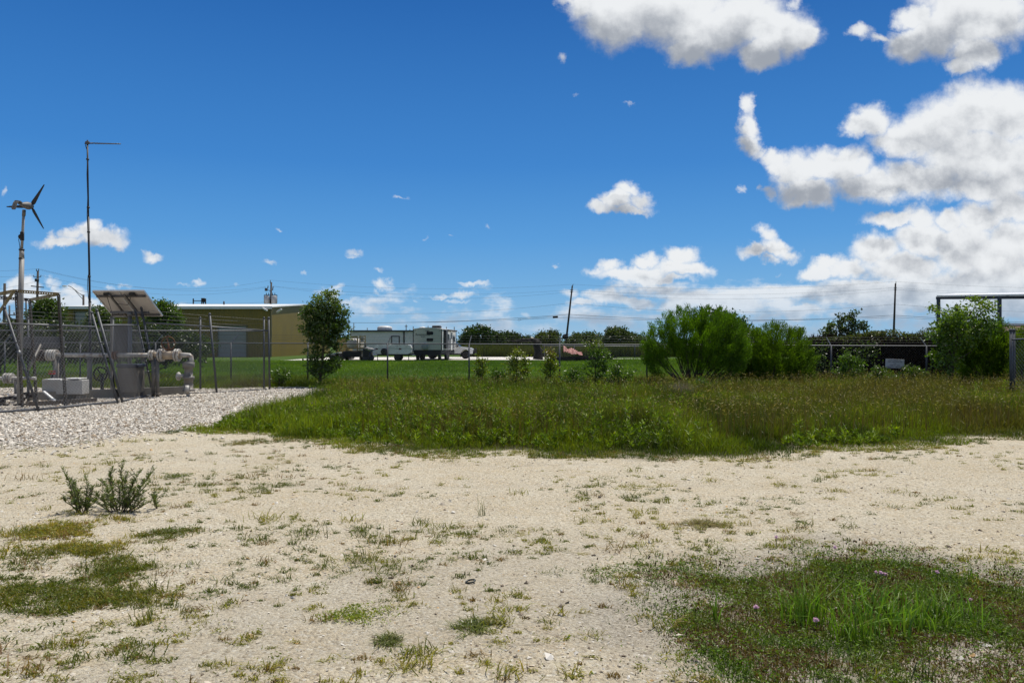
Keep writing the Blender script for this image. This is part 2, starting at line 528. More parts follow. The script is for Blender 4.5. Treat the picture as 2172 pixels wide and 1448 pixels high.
def leafmat(name, trans=0.35, gloss=0.04, rough=0.5, tcol=(1.25, 1.35, 0.5)):
    """leaves and blades: colour from the mesh, light passes through"""
    if name in MATS: return MATS[name]
    m = bpy.data.materials.new(name); m.use_nodes = True
    nt = m.node_tree; nt.nodes.clear(); L = nt.links
    at = _n(nt, 'ShaderNodeAttribute', attribute_name='Col')
    df = _n(nt, 'ShaderNodeBsdfDiffuse'); L.new(at.outputs['Color'], df.inputs[0])
    tm = _n(nt, 'ShaderNodeMix', data_type='RGBA', blend_type='MULTIPLY'); tm.inputs[0].default_value = 1
    L.new(at.outputs['Color'], tm.inputs[6]); tm.inputs[7].default_value = (*tcol, 1)
    tr = _n(nt, 'ShaderNodeBsdfTranslucent'); L.new(tm.outputs[2], tr.inputs[0])
    m1 = _n(nt, 'ShaderNodeMixShader'); m1.inputs[0].default_value = trans
    L.new(df.outputs[0], m1.inputs[1]); L.new(tr.outputs[0], m1.inputs[2])
    gl = _n(nt, 'ShaderNodeBsdfGlossy'); gl.inputs['Roughness'].default_value = rough
    m2 = _n(nt, 'ShaderNodeMixShader'); m2.inputs[0].default_value = gloss
    L.new(m1.outputs[0], m2.inputs[1]); L.new(gl.outputs[0], m2.inputs[2])
    out = _n(nt, 'ShaderNodeOutputMaterial'); L.new(m2.outputs[0], out.inputs[0])
    MATS[name] = m
    return m
def colmat(name, rough=0.85):
    """matt surface coloured by the mesh (stones, bark, stems)"""
    if name in MATS: return MATS[name]
    m = bpy.data.materials.new(name); m.use_nodes = True
    nt = m.node_tree; b = nt.nodes['Principled BSDF']
    at = _n(nt, 'ShaderNodeAttribute', attribute_name='Col')
    nt.links.new(at.outputs['Color'], b.inputs['Base Color']); b.inputs['Roughness'].default_value = rough
    b.inputs['Specular IOR Level'].default_value = 0.2
    MATS[name] = m
    return m
galv = mat('galvanized_steel', (0.16, 0.165, 0.17), 0.5, 0.5, 0.25, 9)
galv_dark = mat('weathered_galvanized_steel', (0.085, 0.09, 0.10), 0.55, 0.3, 0.3, 9)
wire_m = mat('fence_wire', (0.19, 0.19, 0.19), 0.5, 0.2, 0.15, 5)
black_m = mat('black_rubber', (0.012, 0.012, 0.013), 0.7, 0, 0.3, 12)
dark_m = mat('dark_steel', (0.035, 0.036, 0.04), 0.55, 0.3, 0.3, 10)
white_m = mat('white_paint', (0.72, 0.72, 0.70), 0.45, 0, 0.12, 7, dirt=(0.30, 0.24, 0.17), dirt_amt=0.55)
grey_m = mat('grey_paint', (0.30, 0.31, 0.32), 0.55, 0, 0.2, 6, dirt=(0.16, 0.13, 0.10), dirt_amt=0.4)
wood_m = mat('creosoted_wood', (0.060, 0.050, 0.042), 0.85, 0, 0.35, 8, 0.3, streak=True)
glass_m = mat('dark_window_glass', (0.008, 0.010, 0.011), 0.25, 0, 0.1, 3, spec=0.25)

# ------------------------------------------------------------------ ground: one sheet out to the horizon
def gpoly(pts):
    return [tuple(G(*q)[:2]) for q in pts]
# edge of the tall grass (photograph rows turned into ground points), and of the white gravel pad
FIELD = gpoly([(700, 831), (672, 838), (640, 850), (575, 868), (510, 884), (440, 903), (436, 914), (520, 921), (600, 926), (690, 934), (780, 948), (870, 957), (960, 962), (1180, 965), (1400, 968), (1560, 968), (1700, 955), (1900, 944), (2050, 931), (2172, 921), (2500, 905)]) + [(60, 14), (60, 36), (-60, 36), (-60, 27.8), (-8.0, 27.9)]
GRAVEL = gpoly([(-900, 905), (-500, 935), (-200, 945), (-40, 948), (100, 942), (220, 930), (330, 916), (430, 903), (510, 885), (580, 868), (645, 850), (690, 836), (690, 828)]) + [(-7.9, 28.0), (-60, 28.0)]
PATCH_R = gpoly([(1395, 1290), (1440, 1235), (1520, 1215), (1620, 1195), (1720, 1180), (1850, 1185), (2000, 1205), (2100, 1230), (2200, 1255), (2500, 1300), (2500, 1400), (2100, 1400), (1900, 1418), (1760, 1448), (1560, 1448), (1520, 1395), (1420, 1350)])
PATCH_L = [gpoly([(20, 1165), (130, 1135), (230, 1140), (300, 1150), (300, 1195), (260, 1235), (130, 1210), (40, 1190)]),
           gpoly([(-40, 1270), (60, 1240), (150, 1225), (215, 1235), (205, 1290), (120, 1315), (0, 1320), (-60, 1300)])]

def axis(segs):
    out = []
    for a, b, s in segs:
        out += list(np.arange(a, b, s))
    out.append(segs[-1][1])
    return np.array(out)
gy = axis([(-3000, -600, 600), (-600, -100, 100), (-100, -20, 20), (-20, 2, 2), (2, 4, .25), (4, 16, .13), (16, 31, .16), (31, 40, .7), (40, 130, 6), (130, 400, 45), (400, 1300, 225), (1300, 6000, 1175)])
gx = axis([(-5000, -800, 700), (-800, -100, 100), (-100, -32, 8), (-32, -18, .6), (-18, 18, .16), (18, 32, .6), (32, 100, 8), (100, 800, 100), (800, 5000, 700)])
X, Y = np.meshgrid(gx, gy)
x, y = X.ravel(), Y.ravel()
z = gh(x, y)
sdg = sd_poly(x, y, GRAVEL) + (fbm(x, y, 1.2, 4, 21) - 0.5) * 1.5 * smooth(y, 10, 14)
sdf = sd_poly(x, y, FIELD) + (fbm(x, y, 0.9, 4, 22) - 0.5) * 1.2
sdp = sd_poly(x, y, PATCH_R) + (fbm(x, y, 0.5, 4, 23) - 0.5) * 0.9
w_gravel = 1 - smooth(sdg + (fbm(x, y, .35, 3, 25) - .5) * .8, -0.6, 0.7)
w_grass = 1 - smooth(sdf, -0.5, 0.1)
w_grass = np.maximum(w_grass, np.where((y > 28.2) | (np.abs(x) > 45), 1.0, 0.0))
w_gravel = np.where(w_grass > 0.9, 0, w_gravel)
# greyer, coarser ground near the weedy patch
w_grey = (1 - smooth(sdp, -0.1, 1.0)) * 0.9
w_grey = np.maximum(w_grey, 0.30 * np.clip(ruts(x, y), 0, 1) * (0.4 + fbm(x, y, .5, 3, 26)))
w_grey = np.maximum(w_grey, 0.40 * smooth(fbm(x, y, 1.6, 4, 24), 0.52, 0.68) * (1 - smooth(y, 5.5, 8.5)))
nx, ny = len(gx), len(gy)
ii = np.arange(nx * ny).reshape(ny, nx)
Q = np.stack([ii[:-1, :-1], ii[:-1, 1:], ii[1:, 1:], ii[1:, :-1]], -1).reshape(-1, 4)

def ground_mat():
    m = bpy.data.materials.new('sandy_ground'); m.use_nodes = True
    nt = m.node_tree; b = nt.nodes['Principled BSDF']; L = nt.links
    at = _n(nt, 'ShaderNodeAttribute', attribute_name='Col')
    sep = _n(nt, 'ShaderNodeSeparateColor'); L.new(at.outputs['Color'], sep.inputs[0])
    tc = _n(nt, 'ShaderNodeTexCoord')
    def noise(scale, det=6, rough=0.6, vec=None):
        n = _n(nt, 'ShaderNodeTexNoise'); n.inputs['Scale'].default_value = scale; n.inputs['Detail'].default_value = det; n.inputs['Roughness'].default_value = rough
        L.new(vec or tc.outputs['Object'], n.inputs['Vector']); return n.outputs['Fac']
    def rng_(v, a, b_, lo, hi):
        n = _n(nt, 'ShaderNodeMapRange'); L.new(v, n.inputs[0])
        for i, q in enumerate((a, b_, lo, hi)): n.inputs[1 + i].default_value = q
        return n.outputs[0]
    def mix(f, a, c, mode='MIX'):
        n = _n(nt, 'ShaderNodeMix', data_type='RGBA', blend_type=mode)
        if isinstance(f, (int, float)): n.inputs[0].default_value = f
        else: L.new(f, n.inputs[0])
        for s, q in ((6, a), (7, c)):
            if isinstance(q, tuple): n.inputs[s].default_value = (*q, 1)
            else: L.new(q, n.inputs[s])
        return n.outputs[2]
    big = noise(0.55, 6, 0.65); mid = noise(3.2, 6, 0.6); fine = noise(46, 5, 0.7); grit = noise(170, 3, 0.7)
    sand = mix(rng_(big, 0.35, 0.65, 0, 1), (0.57, 0.50, 0.375), (0.66, 0.61, 0.50))
    sand = mix(rng_(mid, 0.42, 0.70, 0, 0.75), sand, (0.58, 0.48, 0.33))
    vo = _n(nt, 'ShaderNodeTexVoronoi', feature='F1'); vo.inputs['Scale'].default_value = 60; L.new(tc.outputs['Object'], vo.inputs['Vector'])
    hs = _n(nt, 'ShaderNodeSeparateColor'); L.new(vo.outputs['Color'], hs.inputs[0])
    chip = rng_(hs.outputs[0], 0.62, 0.66, 0, 1)
    sand = mix(chip, sand, mix(hs.outputs[1], (0.35, 0.29, 0.20), (0.74, 0.70, 0.60)))
    sand = mix(1.0, sand, mix(rng_(fine, 0.3, 0.7, 0, 1), (0.62, 0.60, 0.57), (1.22, 1.22, 1.2)), 'MULTIPLY')
    sand = mix(1.0, sand, mix(rng_(grit, 0.3, 0.7, 0, 1), (0.72, 0.71, 0.69), (1.18, 1.18, 1.17)), 'MULTIPLY')
    vg = _n(nt, 'ShaderNodeTexVoronoi', feature='F1'); vg.inputs['Scale'].default_value = 24; L.new(tc.outputs['Object'], vg.inputs['Vector'])
    gs = _n(nt, 'ShaderNodeSeparateColor'); L.new(vg.outputs['Color'], gs.inputs[0])
    gcol = mix(gs.outputs[0], (0.32, 0.285, 0.235), (0.66, 0.605, 0.52))
    gcol = mix(rng_(vg.outputs['Distance'], 0.35, 0.75, 0, 0.9), gcol, (0.10, 0.085, 0.07))
    vgr = _n(nt, 'ShaderNodeTexVoronoi', feature='F1'); vgr.inputs['Scale'].default_value = 85; L.new(tc.outputs['Object'], vgr.inputs['Vector'])
    g2 = _n(nt, 'ShaderNodeSeparateColor'); L.new(vgr.outputs['Color'], g2.inputs[0])
    greyc = mix(g2.outputs[0], (0.14, 0.122, 0.095), (0.50, 0.46, 0.385))
    soil = mix(rng_(noise(5, 6), 0.35, 0.65, 0, 1), (0.028, 0.030, 0.012), (0.075, 0.070, 0.025))
    farg = mix(rng_(noise(0.35, 5), 0.35, 0.65, 0, 1), (0.040, 0.085, 0.010), (0.070, 0.115, 0.018))
    pos = _n(nt, 'ShaderNodeSeparateXYZ'); L.new(tc.outputs['Object'], pos.inputs[0])
    soil = mix(rng_(pos.outputs[1], 29, 34, 0, 1), soil, farg)
    c = mix(rng_(sep.outputs[2], 0.15, 0.9, 0, 0.85), sand, greyc)
    c = mix(sep.outputs[0], c, gcol)
    c = mix(sep.outputs[1], c, soil)
    L.new(c, b.inputs['Base Color'])
    b.inputs['Roughness'].default_value = 0.95; b.inputs['Specular IOR Level'].default_value = 0.15
    h = _n(nt, 'ShaderNodeMath', operation='MULTIPLY_ADD'); L.new(fine, h.inputs[0]); h.inputs[1].default_value = 0.6; L.new(grit, h.inputs[2])
    h2 = _n(nt, 'ShaderNodeMath', operation='MULTIPLY_ADD'); L.new(vo.outputs['Distance'], h2.inputs[0]); h2.inputs[1].default_value = -0.9; L.new(h.outputs[0], h2.inputs[2])
    h3 = _n(nt, 'ShaderNodeMath', operation='MULTIPLY_ADD'); L.new(mid, h3.inputs[0]); h3.inputs[1].default_value = 1.4; L.new(h2.outputs[0], h3.inputs[2])
    bp = _n(nt, 'ShaderNodeBump'); bp.inputs['Strength'].default_value = 0.75; bp.inputs['Distance'].default_value = 0.02
    L.new(h3.outputs[0], bp.inputs['Height']); L.new(bp.outputs[0], b.inputs['Normal'])
    return m
ground = np_mesh('ground', np.stack([x, y, z], 1), Q=Q, C=np.stack([w_gravel, w_grass, w_grey], 1), mat=ground_mat(), smooth_=True)
setp(ground, kind='structure')

# pale gravel track beyond the lawn
def track():
    m = mat('pale_track_gravel', (0.62, 0.59, 0.54), 0.95, 0, 0.3, 1.5)
    n = 60
    V, Qs = [], []
    for i in range(n + 1):
        t = i / n
        xx = -21 + 36 * t
        c = 82 + 2.0 * math.sin(t * 5) - 3 * (1 - t)
        hw = (10.5 if t < 0.72 else 10.5 - 9.4 * smooth(np.array(t), .72, .9)) * 0.75
        V += [(xx, c - hw + random.uniform(-.3, .3), 0.05), (xx, c + hw + random.uniform(-.5, .5), 0.05)]
        if i: Qs.append((2 * i - 2, 2 * i, 2 * i + 1, 2 * i - 1))
    o = np_mesh('gravel_track', V, Q=Qs, mat=m); setp(o, kind='structure')
track()

# ------------------------------------------------------------------ stones
def stones(name, pos, size, cols, flat=0.55):
    n = len(pos)
    base = np.array([(1, 0, 0), (0, 1, 0), (-1, 0, 0), (0, -1, 0), (0, 0, 1), (0, 0, -1)], float)
    tri = np.array([(0, 1, 4), (1, 2, 4), (2, 3, 4), (3, 0, 4), (1, 0, 5), (2, 1, 5), (3, 2, 5), (0, 3, 5)])
    a = rng.uniform(0, 2 * np.pi, n)
    v = base[None] * rng.uniform(0.6, 1.25, (n, 6, 1)) + rng.normal(0, .16, (n, 6, 3))
    v *= np.stack([np.ones(n), rng.uniform(.55, 1, n), flat * rng.uniform(.5, 1.1, n)], 1)[:, None, :]
    ca, sa = np.cos(a)[:, None], np.sin(a)[:, None]
    vx = v[..., 0] * ca - v[..., 1] * sa; vy = v[..., 0] * sa + v[..., 1] * ca
    tl = rng.normal(0, .25, (n, 2))
    vz = v[..., 2] + vx * tl[:, :1] + vy * tl[:, 1:]
    v = np.stack([vx, vy, vz], -1) * size[:, None, None] + pos[:, None, :]
    T = (tri[None] + np.arange(n)[:, None, None] * 6).reshape(-1, 3)
    C = np.repeat(cols, 6, 0)
    return np_mesh(name, v.reshape(-1, 3), T=T, C=C, mat=colmat('stone', 0.9))
def scatter(n, y0, y1, margin=1.15, power=1.0):
    """points spread over the seen wedge of ground; density ~ 1/d^power"""
    if power == 1.0: d = rng.uniform(y0, y1, n)          # wedge width grows with d, so uniform in d is 1/d
    else: d = np.sqrt(rng.uniform(y0 ** 2, y1 ** 2, n))
    xx = rng.uniform(-1, 1, n) * (0.66 * margin * d + 0.4)
    return xx, d
# pebbles of the sandy lot
px_, py_ = scatter(60000, 3.2, 12.5)
keep = fbm(px_, py_, 0.8, 4, 31) + rng.uniform(-.25, .25, len(px_)) > 0.50
px_, py_ = px_[keep], py_[keep]
keep = (sd_poly(px_, py_, FIELD) > 0.1)
px_, py_ = px_[keep], py_[keep]
n = len(px_)
sz = np.exp(rng.normal(math.log(0.0058), 0.55, n)).clip(.003, .034)
t = rng.uniform(0, 1, (n, 1)) ** 1.3
cols = np.array([[0.50, 0.42, 0.31]]) * (1 - t) + np.array([[0.66, 0.63, 0.57]]) * t
dk = rng.uniform(0, 1, n) < 0.17
cols[dk] = np.array([0.20, 0.16, 0.12]) * rng.uniform(.6, 1.3, (dk.sum(), 1))
og = rng.uniform(0, 1, n) < 0.05
cols[og] = np.array([0.52, 0.34, 0.16])
pb = stones('pebbles', np.stack([px_, py_, gh(px_, py_) + sz * .12], 1), sz, cols * rng.uniform(.8, 1.12, (n, 1)))
setp(pb, 'pale limestone pebbles strewn over the sandy lot', 'pebbles', kind='stuff')
# crushed rock of the pad
d = np.sqrt(rng.uniform(10.5 ** 2, 28.5 ** 2, 90000)); xx = rng.uniform(-.80, -.20, len(d)) * d
keep = sd_poly(xx, d, GRAVEL) + (fbm(xx, d, 1.2, 4, 21) - 0.5) * 1.5 < 0.15 + rng.exponential(.45, len(d)) * (rng.uniform(0, 1, len(d)) < .5)
xx, d = xx[keep], d[keep]; n = len(xx)
sz = np.exp(rng.normal(math.log(.021), .38, n)).clip(.009, .055)
cols = np.array([[0.78, 0.72, 0.625]]) * rng.uniform(.55, 1.08, (n, 1)); dk = rng.uniform(0, 1, n) < .16
cols[dk] *= np.array([.5, .42, .34])
gr = stones('gravel', np.stack([xx, d, gh(xx, d) + sz * .25], 1), sz, cols, .7)
setp(gr, 'white crushed rock gravel spread round the fenced yard', 'gravel', kind='stuff')

# ------------------------------------------------------------------ blades
class Leaves:
    """gathers blade and leaf faces in arrays, built as one mesh"""
    def __init__(self): self.V, self.Q, self.T, self.C, self.n = [], [], [], [], 0
    def blades(self, base, h, w, lean, col, tipcol=None, bend=0.55):
        """base (N,3), height, width, horizontal lean vector (N,2) at the tip, colours (N,3)"""
        n = len(base)
        if n == 0: return
        a = rng.uniform(0, np.pi, n)
        s = np.stack([np.cos(a), np.sin(a), np.zeros(n)], 1) * (w[:, None] / 2)
        l3 = np.concatenate([lean, np.zeros((n, 1))], 1)
        up = np.zeros((n, 3)); up[:, 2] = h
        p1 = base + up * 0.5 + l3 * 0.5 * (1 - bend)
        p2 = base + up * np.clip(1 - 0.25 * (np.linalg.norm(lean, axis=1) / (h + 1e-6))[:, None] ** 2, .45, 1) + l3
        v = np.stack([base - s, base + s, p1 + s * .8, p1 - s * .8, p2], 1)
        i = self.n + np.arange(n)[:, None] * 5
        self.Q.append(i + np.array([[0, 1, 2, 3]])); self.T.append(i + np.array([[3, 2, 4]]))
        tc = col if tipcol is None else tipcol
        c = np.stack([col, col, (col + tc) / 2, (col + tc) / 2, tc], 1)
        self.V.append(v.reshape(-1, 3)); self.C.append(c.reshape(-1, 3)); self.n += n * 5
    def leaves(self, base, dirv, length, width, col):
        """diamond leaves with a slight fold"""
        n = len(base)
        if n == 0: return
        dirv = dirv / (np.linalg.norm(dirv, axis=1, keepdims=True) + 1e-9)
        r = rng.normal(0, 1, (n, 3)); s = np.cross(dirv, r); s /= (np.linalg.norm(s, axis=1, keepdims=True) + 1e-9)
        nn = np.cross(s, dirv)
        L = length[:, None]; W = width[:, None]
        mid = base + dirv * L * .45
        v = np.stack([base, mid + s * W / 2 + nn * W * .15, base + dirv * L, mid - s * W / 2 + nn * W * .15], 1)
        i = self.n + np.arange(n)[:, None] * 4
        self.Q.append(i + np.array([[0, 1, 2, 3]]))
        self.V.append(v.reshape(-1, 3)); self.C.append(np.repeat(col, 4, 0)); self.n += n * 4
    def build(self, name, m, parent=None):
        return np_mesh(name, np.concatenate(self.V), Q=np.concatenate(self.Q), T=np.concatenate(self.T) if self.T else None, C=np.concatenate(self.C), mat=m, parent=parent)
def jit(col, n, a=0.25, hue=0.12):
    c = np.array(col, float)
    if c.ndim == 1: c = np.repeat(c[None], n, 0)
    return np.clip(c * rng.uniform(1 - a, 1 + a, (n, 1)) * (1 + rng.uniform(-hue, hue, (n, 3))), 0.002, 1)
def lerp(a, b, t):
    return np.asarray(a)[None] * (1 - t[:, None]) + np.asarray(b)[None] * t[:, None]
def rlean(n, h, amt):
    a = rng.uniform(0, 2 * np.pi, n); r = np.abs(rng.normal(0, amt, n)) * h
    return np.stack([np.cos(a) * r, np.sin(a) * r], 1)
grass_m = leafmat('grass_blades', 0.38, 0.03, 0.5)

def grass_field():
    Lf = Leaves()
    # --- dense understorey
    n = 360000
    d = np.concatenate([np.sqrt(rng.uniform(11.0 ** 2, 31.5 ** 2, n // 2)), rng.uniform(11.0, 24, n // 2), rng.uniform(27.8, 38, 50000)]); x = rng.uniform(-.42, .74, len(d)) * d
    x[-50000:] = rng.uniform(-.74, -.26, 50000) * d[-50000:]
    sd = sd_poly(x, d, FIELD) + (fbm(x, d, 0.9, 4, 22) - 0.5) * 1.9
    k = sd < 0.12; x, d, sd = x[k], d[k], sd[k]; n = len(x)
    tone = fbm(x, d, 2.4, 4, 41)                       # green or brown drifts
    right = smooth(x / d, 0.0, 0.35)
    brown = smooth(tone + right * 0.16 + (d - 20) * .004, 0.56, 0.76)
    dense = smooth(fbm(x, d, 0.6, 3, 44), 0.3, 0.6)
    edge = smooth(-sd, 0.0, 2.6 - 1.3 * (1 - smooth(x / d, -.28, -.12)))
    h = (0.06 + (0.40 - .16 * smooth(d, 21, 27) * (1 - right)) * edge * (0.35 + 1.2 * fbm(x, d, 0.8, 4, 42))) * rng.uniform(.55, 1.25, n) * (0.75 + .3 * dense)
    green = lerp((0.058, 0.085, 0.005), (0.165, 0.205, 0.010), smooth(fbm(x, d, 1.0, 3, 43), .3, .7))
    green = green * (1 + .28 * (1 - smooth(x / d, -.15, .10)) * (d < 27.5))[:, None]
    br = lerp((0.080, 0.080, 0.010), (0.155, 0.140, 0.022), rng.uniform(0, 1, n))
    col = green * (1 - brown[:, None]) + br * brown[:, None]
    col = jit(col, n, .35, .12)
    base = np.stack([x, d, gh(x, d) - .02], 1)
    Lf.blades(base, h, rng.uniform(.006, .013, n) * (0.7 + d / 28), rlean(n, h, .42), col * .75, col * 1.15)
    # --- brown seed stems
    n = 22000
    d = rng.uniform(12.2, 31, n); x = rng.uniform(-.36, .74, n) * d
    sd = sd_poly(x, d, FIELD)
    keep = (sd < -0.7) & (fbm(x, d, 2.4, 4, 41) + smooth(x / d, 0, .35) * .22 + rng.uniform(-.12, .12, n) > .5)
    x, d = x[keep], d[keep]; n = len(x)
    h = rng.uniform(.36, .66, n) * (1 - .3 * smooth(d, 22, 28) * (1 - smooth(x / d, 0, .35)))
    ln = rlean(n, h, .18)
    base = np.stack([x, d, gh(x, d)], 1)
    col = jit((0.115, 0.085, 0.026), n, .35, .1)
    Lf.blades(base, h, rng.uniform(.005, .008, n) * (.8 + d / 30), ln, col, col)
    tip = base + np.concatenate([ln, h[:, None] * .97], 1)
    hd = np.concatenate([ln * 1.6 + rng.normal(0, .05, (n, 2)), rng.uniform(-.02, .16, (n, 1))], 1)
    Lf.leaves(tip, hd, rng.uniform(.04, .09, n), rng.uniform(.008, .017, n), jit((0.25, 0.205, 0.075), n, .5, .12))
    # --- leafy upright weeds in drifts
    n = 6800
    d = np.concatenate([rng.uniform(12.0, 31, 5300), rng.uniform(11.8, 17, 1500)]); x = rng.uniform(-.40, .74, n) * d
    sd = sd_poly(x, d, FIELD)
    keep = (sd < -0.15) & (fbm(x, d, 1.9, 3, 47) - smooth(x / d, 0, .4) * .10 + .07 * (1 - smooth(d, 13, 17)) + .10 * (1 - smooth(x / d, -.3, -.15)) > .49)
    x, d = x[keep], d[keep]; n = len(x)
    h = rng.uniform(.16, .58, n) * (0.35 + .65 * smooth(-sd_poly(x, d, FIELD), 0.2, 2.4)) * (1 - .35 * smooth(d, 22, 28))
    ln = rlean(n, h, .12)
    m_ = 22
    t = rng.uniform(.2, 1, (n, m_))
    base = np.stack([x, d, gh(x, d)], 1)
    Lf.blades(base, h, np.full(n, .010), ln, jit((0.05, 0.05, 0.015), n), jit((0.07, 0.10, 0.02), n))
    pts = base[:, None, :] + np.stack([ln[:, :1] * t, ln[:, 1:] * t, h[:, None] * t], -1)
    a = rng.uniform(0, 2 * np.pi, (n, m_))
    dv = np.stack([np.cos(a), np.sin(a), rng.uniform(.3, 1.3, (n, m_))], -1)
    cl = np.repeat(lerp((0.075, 0.125, 0.006), (0.200, 0.275, 0.012), rng.uniform(0, 1, n)), m_, 0)
    Lf.leaves(pts.reshape(-1, 3), dv.reshape(-1, 3), rng.uniform(.05, .11, n * m_), rng.uniform(.014, .028, n * m_), jit(cl, n * m_, .3, .1))
    o = Lf.build('tall_grass', grass_m)
    setp(o, 'tall green and brown wild grass filling the lot in front of the fence', 'grass', kind='stuff')
grass_field()

def lawn():
    Lf = Leaves()
    n = 230000
    d = np.concatenate([rng.uniform(30.5, 80, n // 2), np.sqrt(rng.uniform(30.5 ** 2, 76 ** 2, n // 2))]); x = rng.uniform(-.72, .72, len(d)) * d
    k = (fbm(x, d, 3, 3, 52) > .18) & ((d < 71) | (x > 3) | (x < -60))
    x, d = x[k], d[k]; n = len(x)
    tall = 1 - smooth(d, 31, 35)
    h = rng.uniform(.08, .20, n) + tall * rng.uniform(0, .16, n)
    t = smooth(fbm(x, d, 5, 4, 51), .3, .7)
    col = jit(lerp((0.088, 0.160, 0.006), (0.155, 0.245, 0.010), t), n, .3, .1)
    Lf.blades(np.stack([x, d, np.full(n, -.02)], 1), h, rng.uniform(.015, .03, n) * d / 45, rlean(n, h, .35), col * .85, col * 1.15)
    o = Lf.build('lawn_grass', grass_m)
    setp(o, 'mown bright green grass between the long fence and the pale track', 'grass', kind='stuff')
    # rough grass behind the yard and the track, dark with seed stems
    Lf = Leaves()
    n = 60000
    x = rng.uniform(-6, 42, n); d = rng.uniform(91, 103, n)
    h = rng.uniform(.7, 1.75, n) * (.6 + .7 * fbm(x, d, 4, 3, 53))
    col = jit(lerp((0.055, 0.070, 0.012), (0.100, 0.105, 0.026), smooth(fbm(x, d, 3, 3, 54), .35, .65)), n, .35, .1)
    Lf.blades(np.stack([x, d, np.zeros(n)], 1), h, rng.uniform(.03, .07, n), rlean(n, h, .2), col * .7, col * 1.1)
    o = Lf.build('reed_thicket', grass_m)
    setp(o, 'high dull green reeds growing behind the pale track', 'reeds', kind='stuff')
lawn()

# ------------------------------------------------------------------ small weeds on the sandy lot
def ground_weeds():
    Lf = Leaves()
    n = 6000
    x, d = scatter(n, 3.3, 13.0)
    den = fbm(x, d, 1.1, 3, 61)
    u = 1086 + x / d * F
    left = (1 - smooth(u, 500, 900)) * .05
    near = (1 - smooth(d, 4.5, 8)) * .10
    k = (den + left + near + rng.uniform(-.27, .27, n) > .60) & (sd_poly(x, d, FIELD) > -.1) & (sd_poly(x, d, GRAVEL) > -.3)
    x, d = x[k], d[k]
    # edge of the tall grass is fringed with low growth
    ex, ed = scatter(9000, 10.8, 15.5); s = sd_poly(ex, ed, FIELD) + (fbm(ex, ed, .8, 3, 62) - .5) * 1.6
    kk = (s > -.2) & (s < .35); ex, ed = ex[kk], ed[kk]
    extra = []
    for poly in PATCH_L:
        qx = rng.uniform(-5.5, -1.5, 9000); qd = rng.uniform(3.5, 8, 9000)
        s = sd_poly(qx, qd, poly) + (fbm(qx, qd, .55, 5, 63) - .5) * 2.0
        kk = s < rng.normal(-.08, .10, len(s))
        extra.append((qx[kk][:460], qd[kk][:460]))
    x = np.concatenate([x, ex] + [e[0] for e in extra]); d = np.concatenate([d, ed] + [e[1] for e in extra])
    n = len(x)
    rad = np.exp(rng.normal(math.log(.058), .5, n)).clip(.02, .19)
    ht = rad * rng.uniform(.18, .75, n)
    yel = smooth(fbm(x, d, .9, 3, 64) + rng.uniform(-.15, .15, n), .38, .66)
    col = lerp((0.100, 0.120, 0.014), (0.270, 0.240, 0.038), yel)
    inp = np.zeros(n, bool); inp[-sum(len(e[0]) for e in extra):] = True
    col[inp] *= np.array([1.3, 1.15, 1.0])
    rd = rng.uniform(0, 1, n) < .12
    col[rd] = np.array([0.22, 0.14, 0.05])
    m_ = 28
    a = rng.uniform(0, 2 * np.pi, (n, m_)); r = rng.uniform(.1, 1, (n, m_)) * rad[:, None]
    hh = (ht[:, None] * rng.uniform(.35, 1.1, (n, m_)) + .004)
    off = rng.normal(0, .42, (n, m_, 2)) * rad[:, None, None]
    bx = x[:, None] + off[..., 0]; by = d[:, None] + off[..., 1] * .8
    base = np.stack([bx, by, gh(bx.ravel(), by.ravel()).reshape(n, m_) - .002], -1).reshape(-1, 3)
    ln = np.stack([np.cos(a) * r, np.sin(a) * r], -1).reshape(-1, 2)
    c = jit(np.repeat(col, m_, 0), n * m_, .3, .12)
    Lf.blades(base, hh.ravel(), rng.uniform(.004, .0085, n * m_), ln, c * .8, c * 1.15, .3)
    # small broad leaves among them
    k = rng.uniform(0, 1, n) < .45; n2 = k.sum(); m2 = 14
    off = rng.normal(0, .7, (n2, m2, 2)) * rad[k][:, None, None]
    bx = x[k][:, None] + off[..., 0]; by = d[k][:, None] + off[..., 1]
    base = np.stack([bx, by, gh(bx.ravel(), by.ravel()).reshape(n2, m2) + rng.uniform(.004, .035, (n2, m2))], -1).reshape(-1, 3)
    a = rng.uniform(0, 2 * np.pi, n2 * m2)
    dv = np.stack([np.cos(a), np.sin(a), rng.uniform(-.1, .9, n2 * m2)], 1)
    Lf.leaves(base, dv, rng.uniform(.010, .024, n2 * m2), rng.uniform(.005, .010, n2 * m2), jit(np.repeat(lerp((0.10, 0.14, 0.02), (0.25, 0.25, 0.05), yel[k]), m2, 0), n2 * m2, .3, .12))
    o = Lf.build('ground_weeds', grass_m)
    setp(o, 'low yellow green weeds dotted over the sandy lot', 'weeds', kind='stuff')
    # dry stalks and dead stems lying about
    Lf = Leaves()
    n = 2600
    x, d = scatter(n, 3.3, 10); k = fbm(x, d, 1.2, 3, 66) + rng.uniform(-.2, .2, n) + .12 * (1 - smooth(sd_poly(x, d, PATCH_R), 0, 1.5)) > .6
    x, d = x[k], d[k]; n = len(x)
    h = rng.uniform(.004, .03, n)
    a = rng.uniform(0, 2 * np.pi, n); r = rng.uniform(.03, .22, n)
    Lf.blades(np.stack([x, d, gh(x, d) + .004], 1), h, rng.uniform(.0025, .005, n), np.stack([np.cos(a) * r, np.sin(a) * r * .7], 1), jit((0.16, 0.10, 0.07), n, .4), jit((0.20, 0.13, 0.08), n, .4), 0)
    o = Lf.build('dry_stalks', grass_m)
    setp(o, 'thin dead brown stalks scattered on the sand', 'dead stalks', kind='stuff')
ground_weeds()

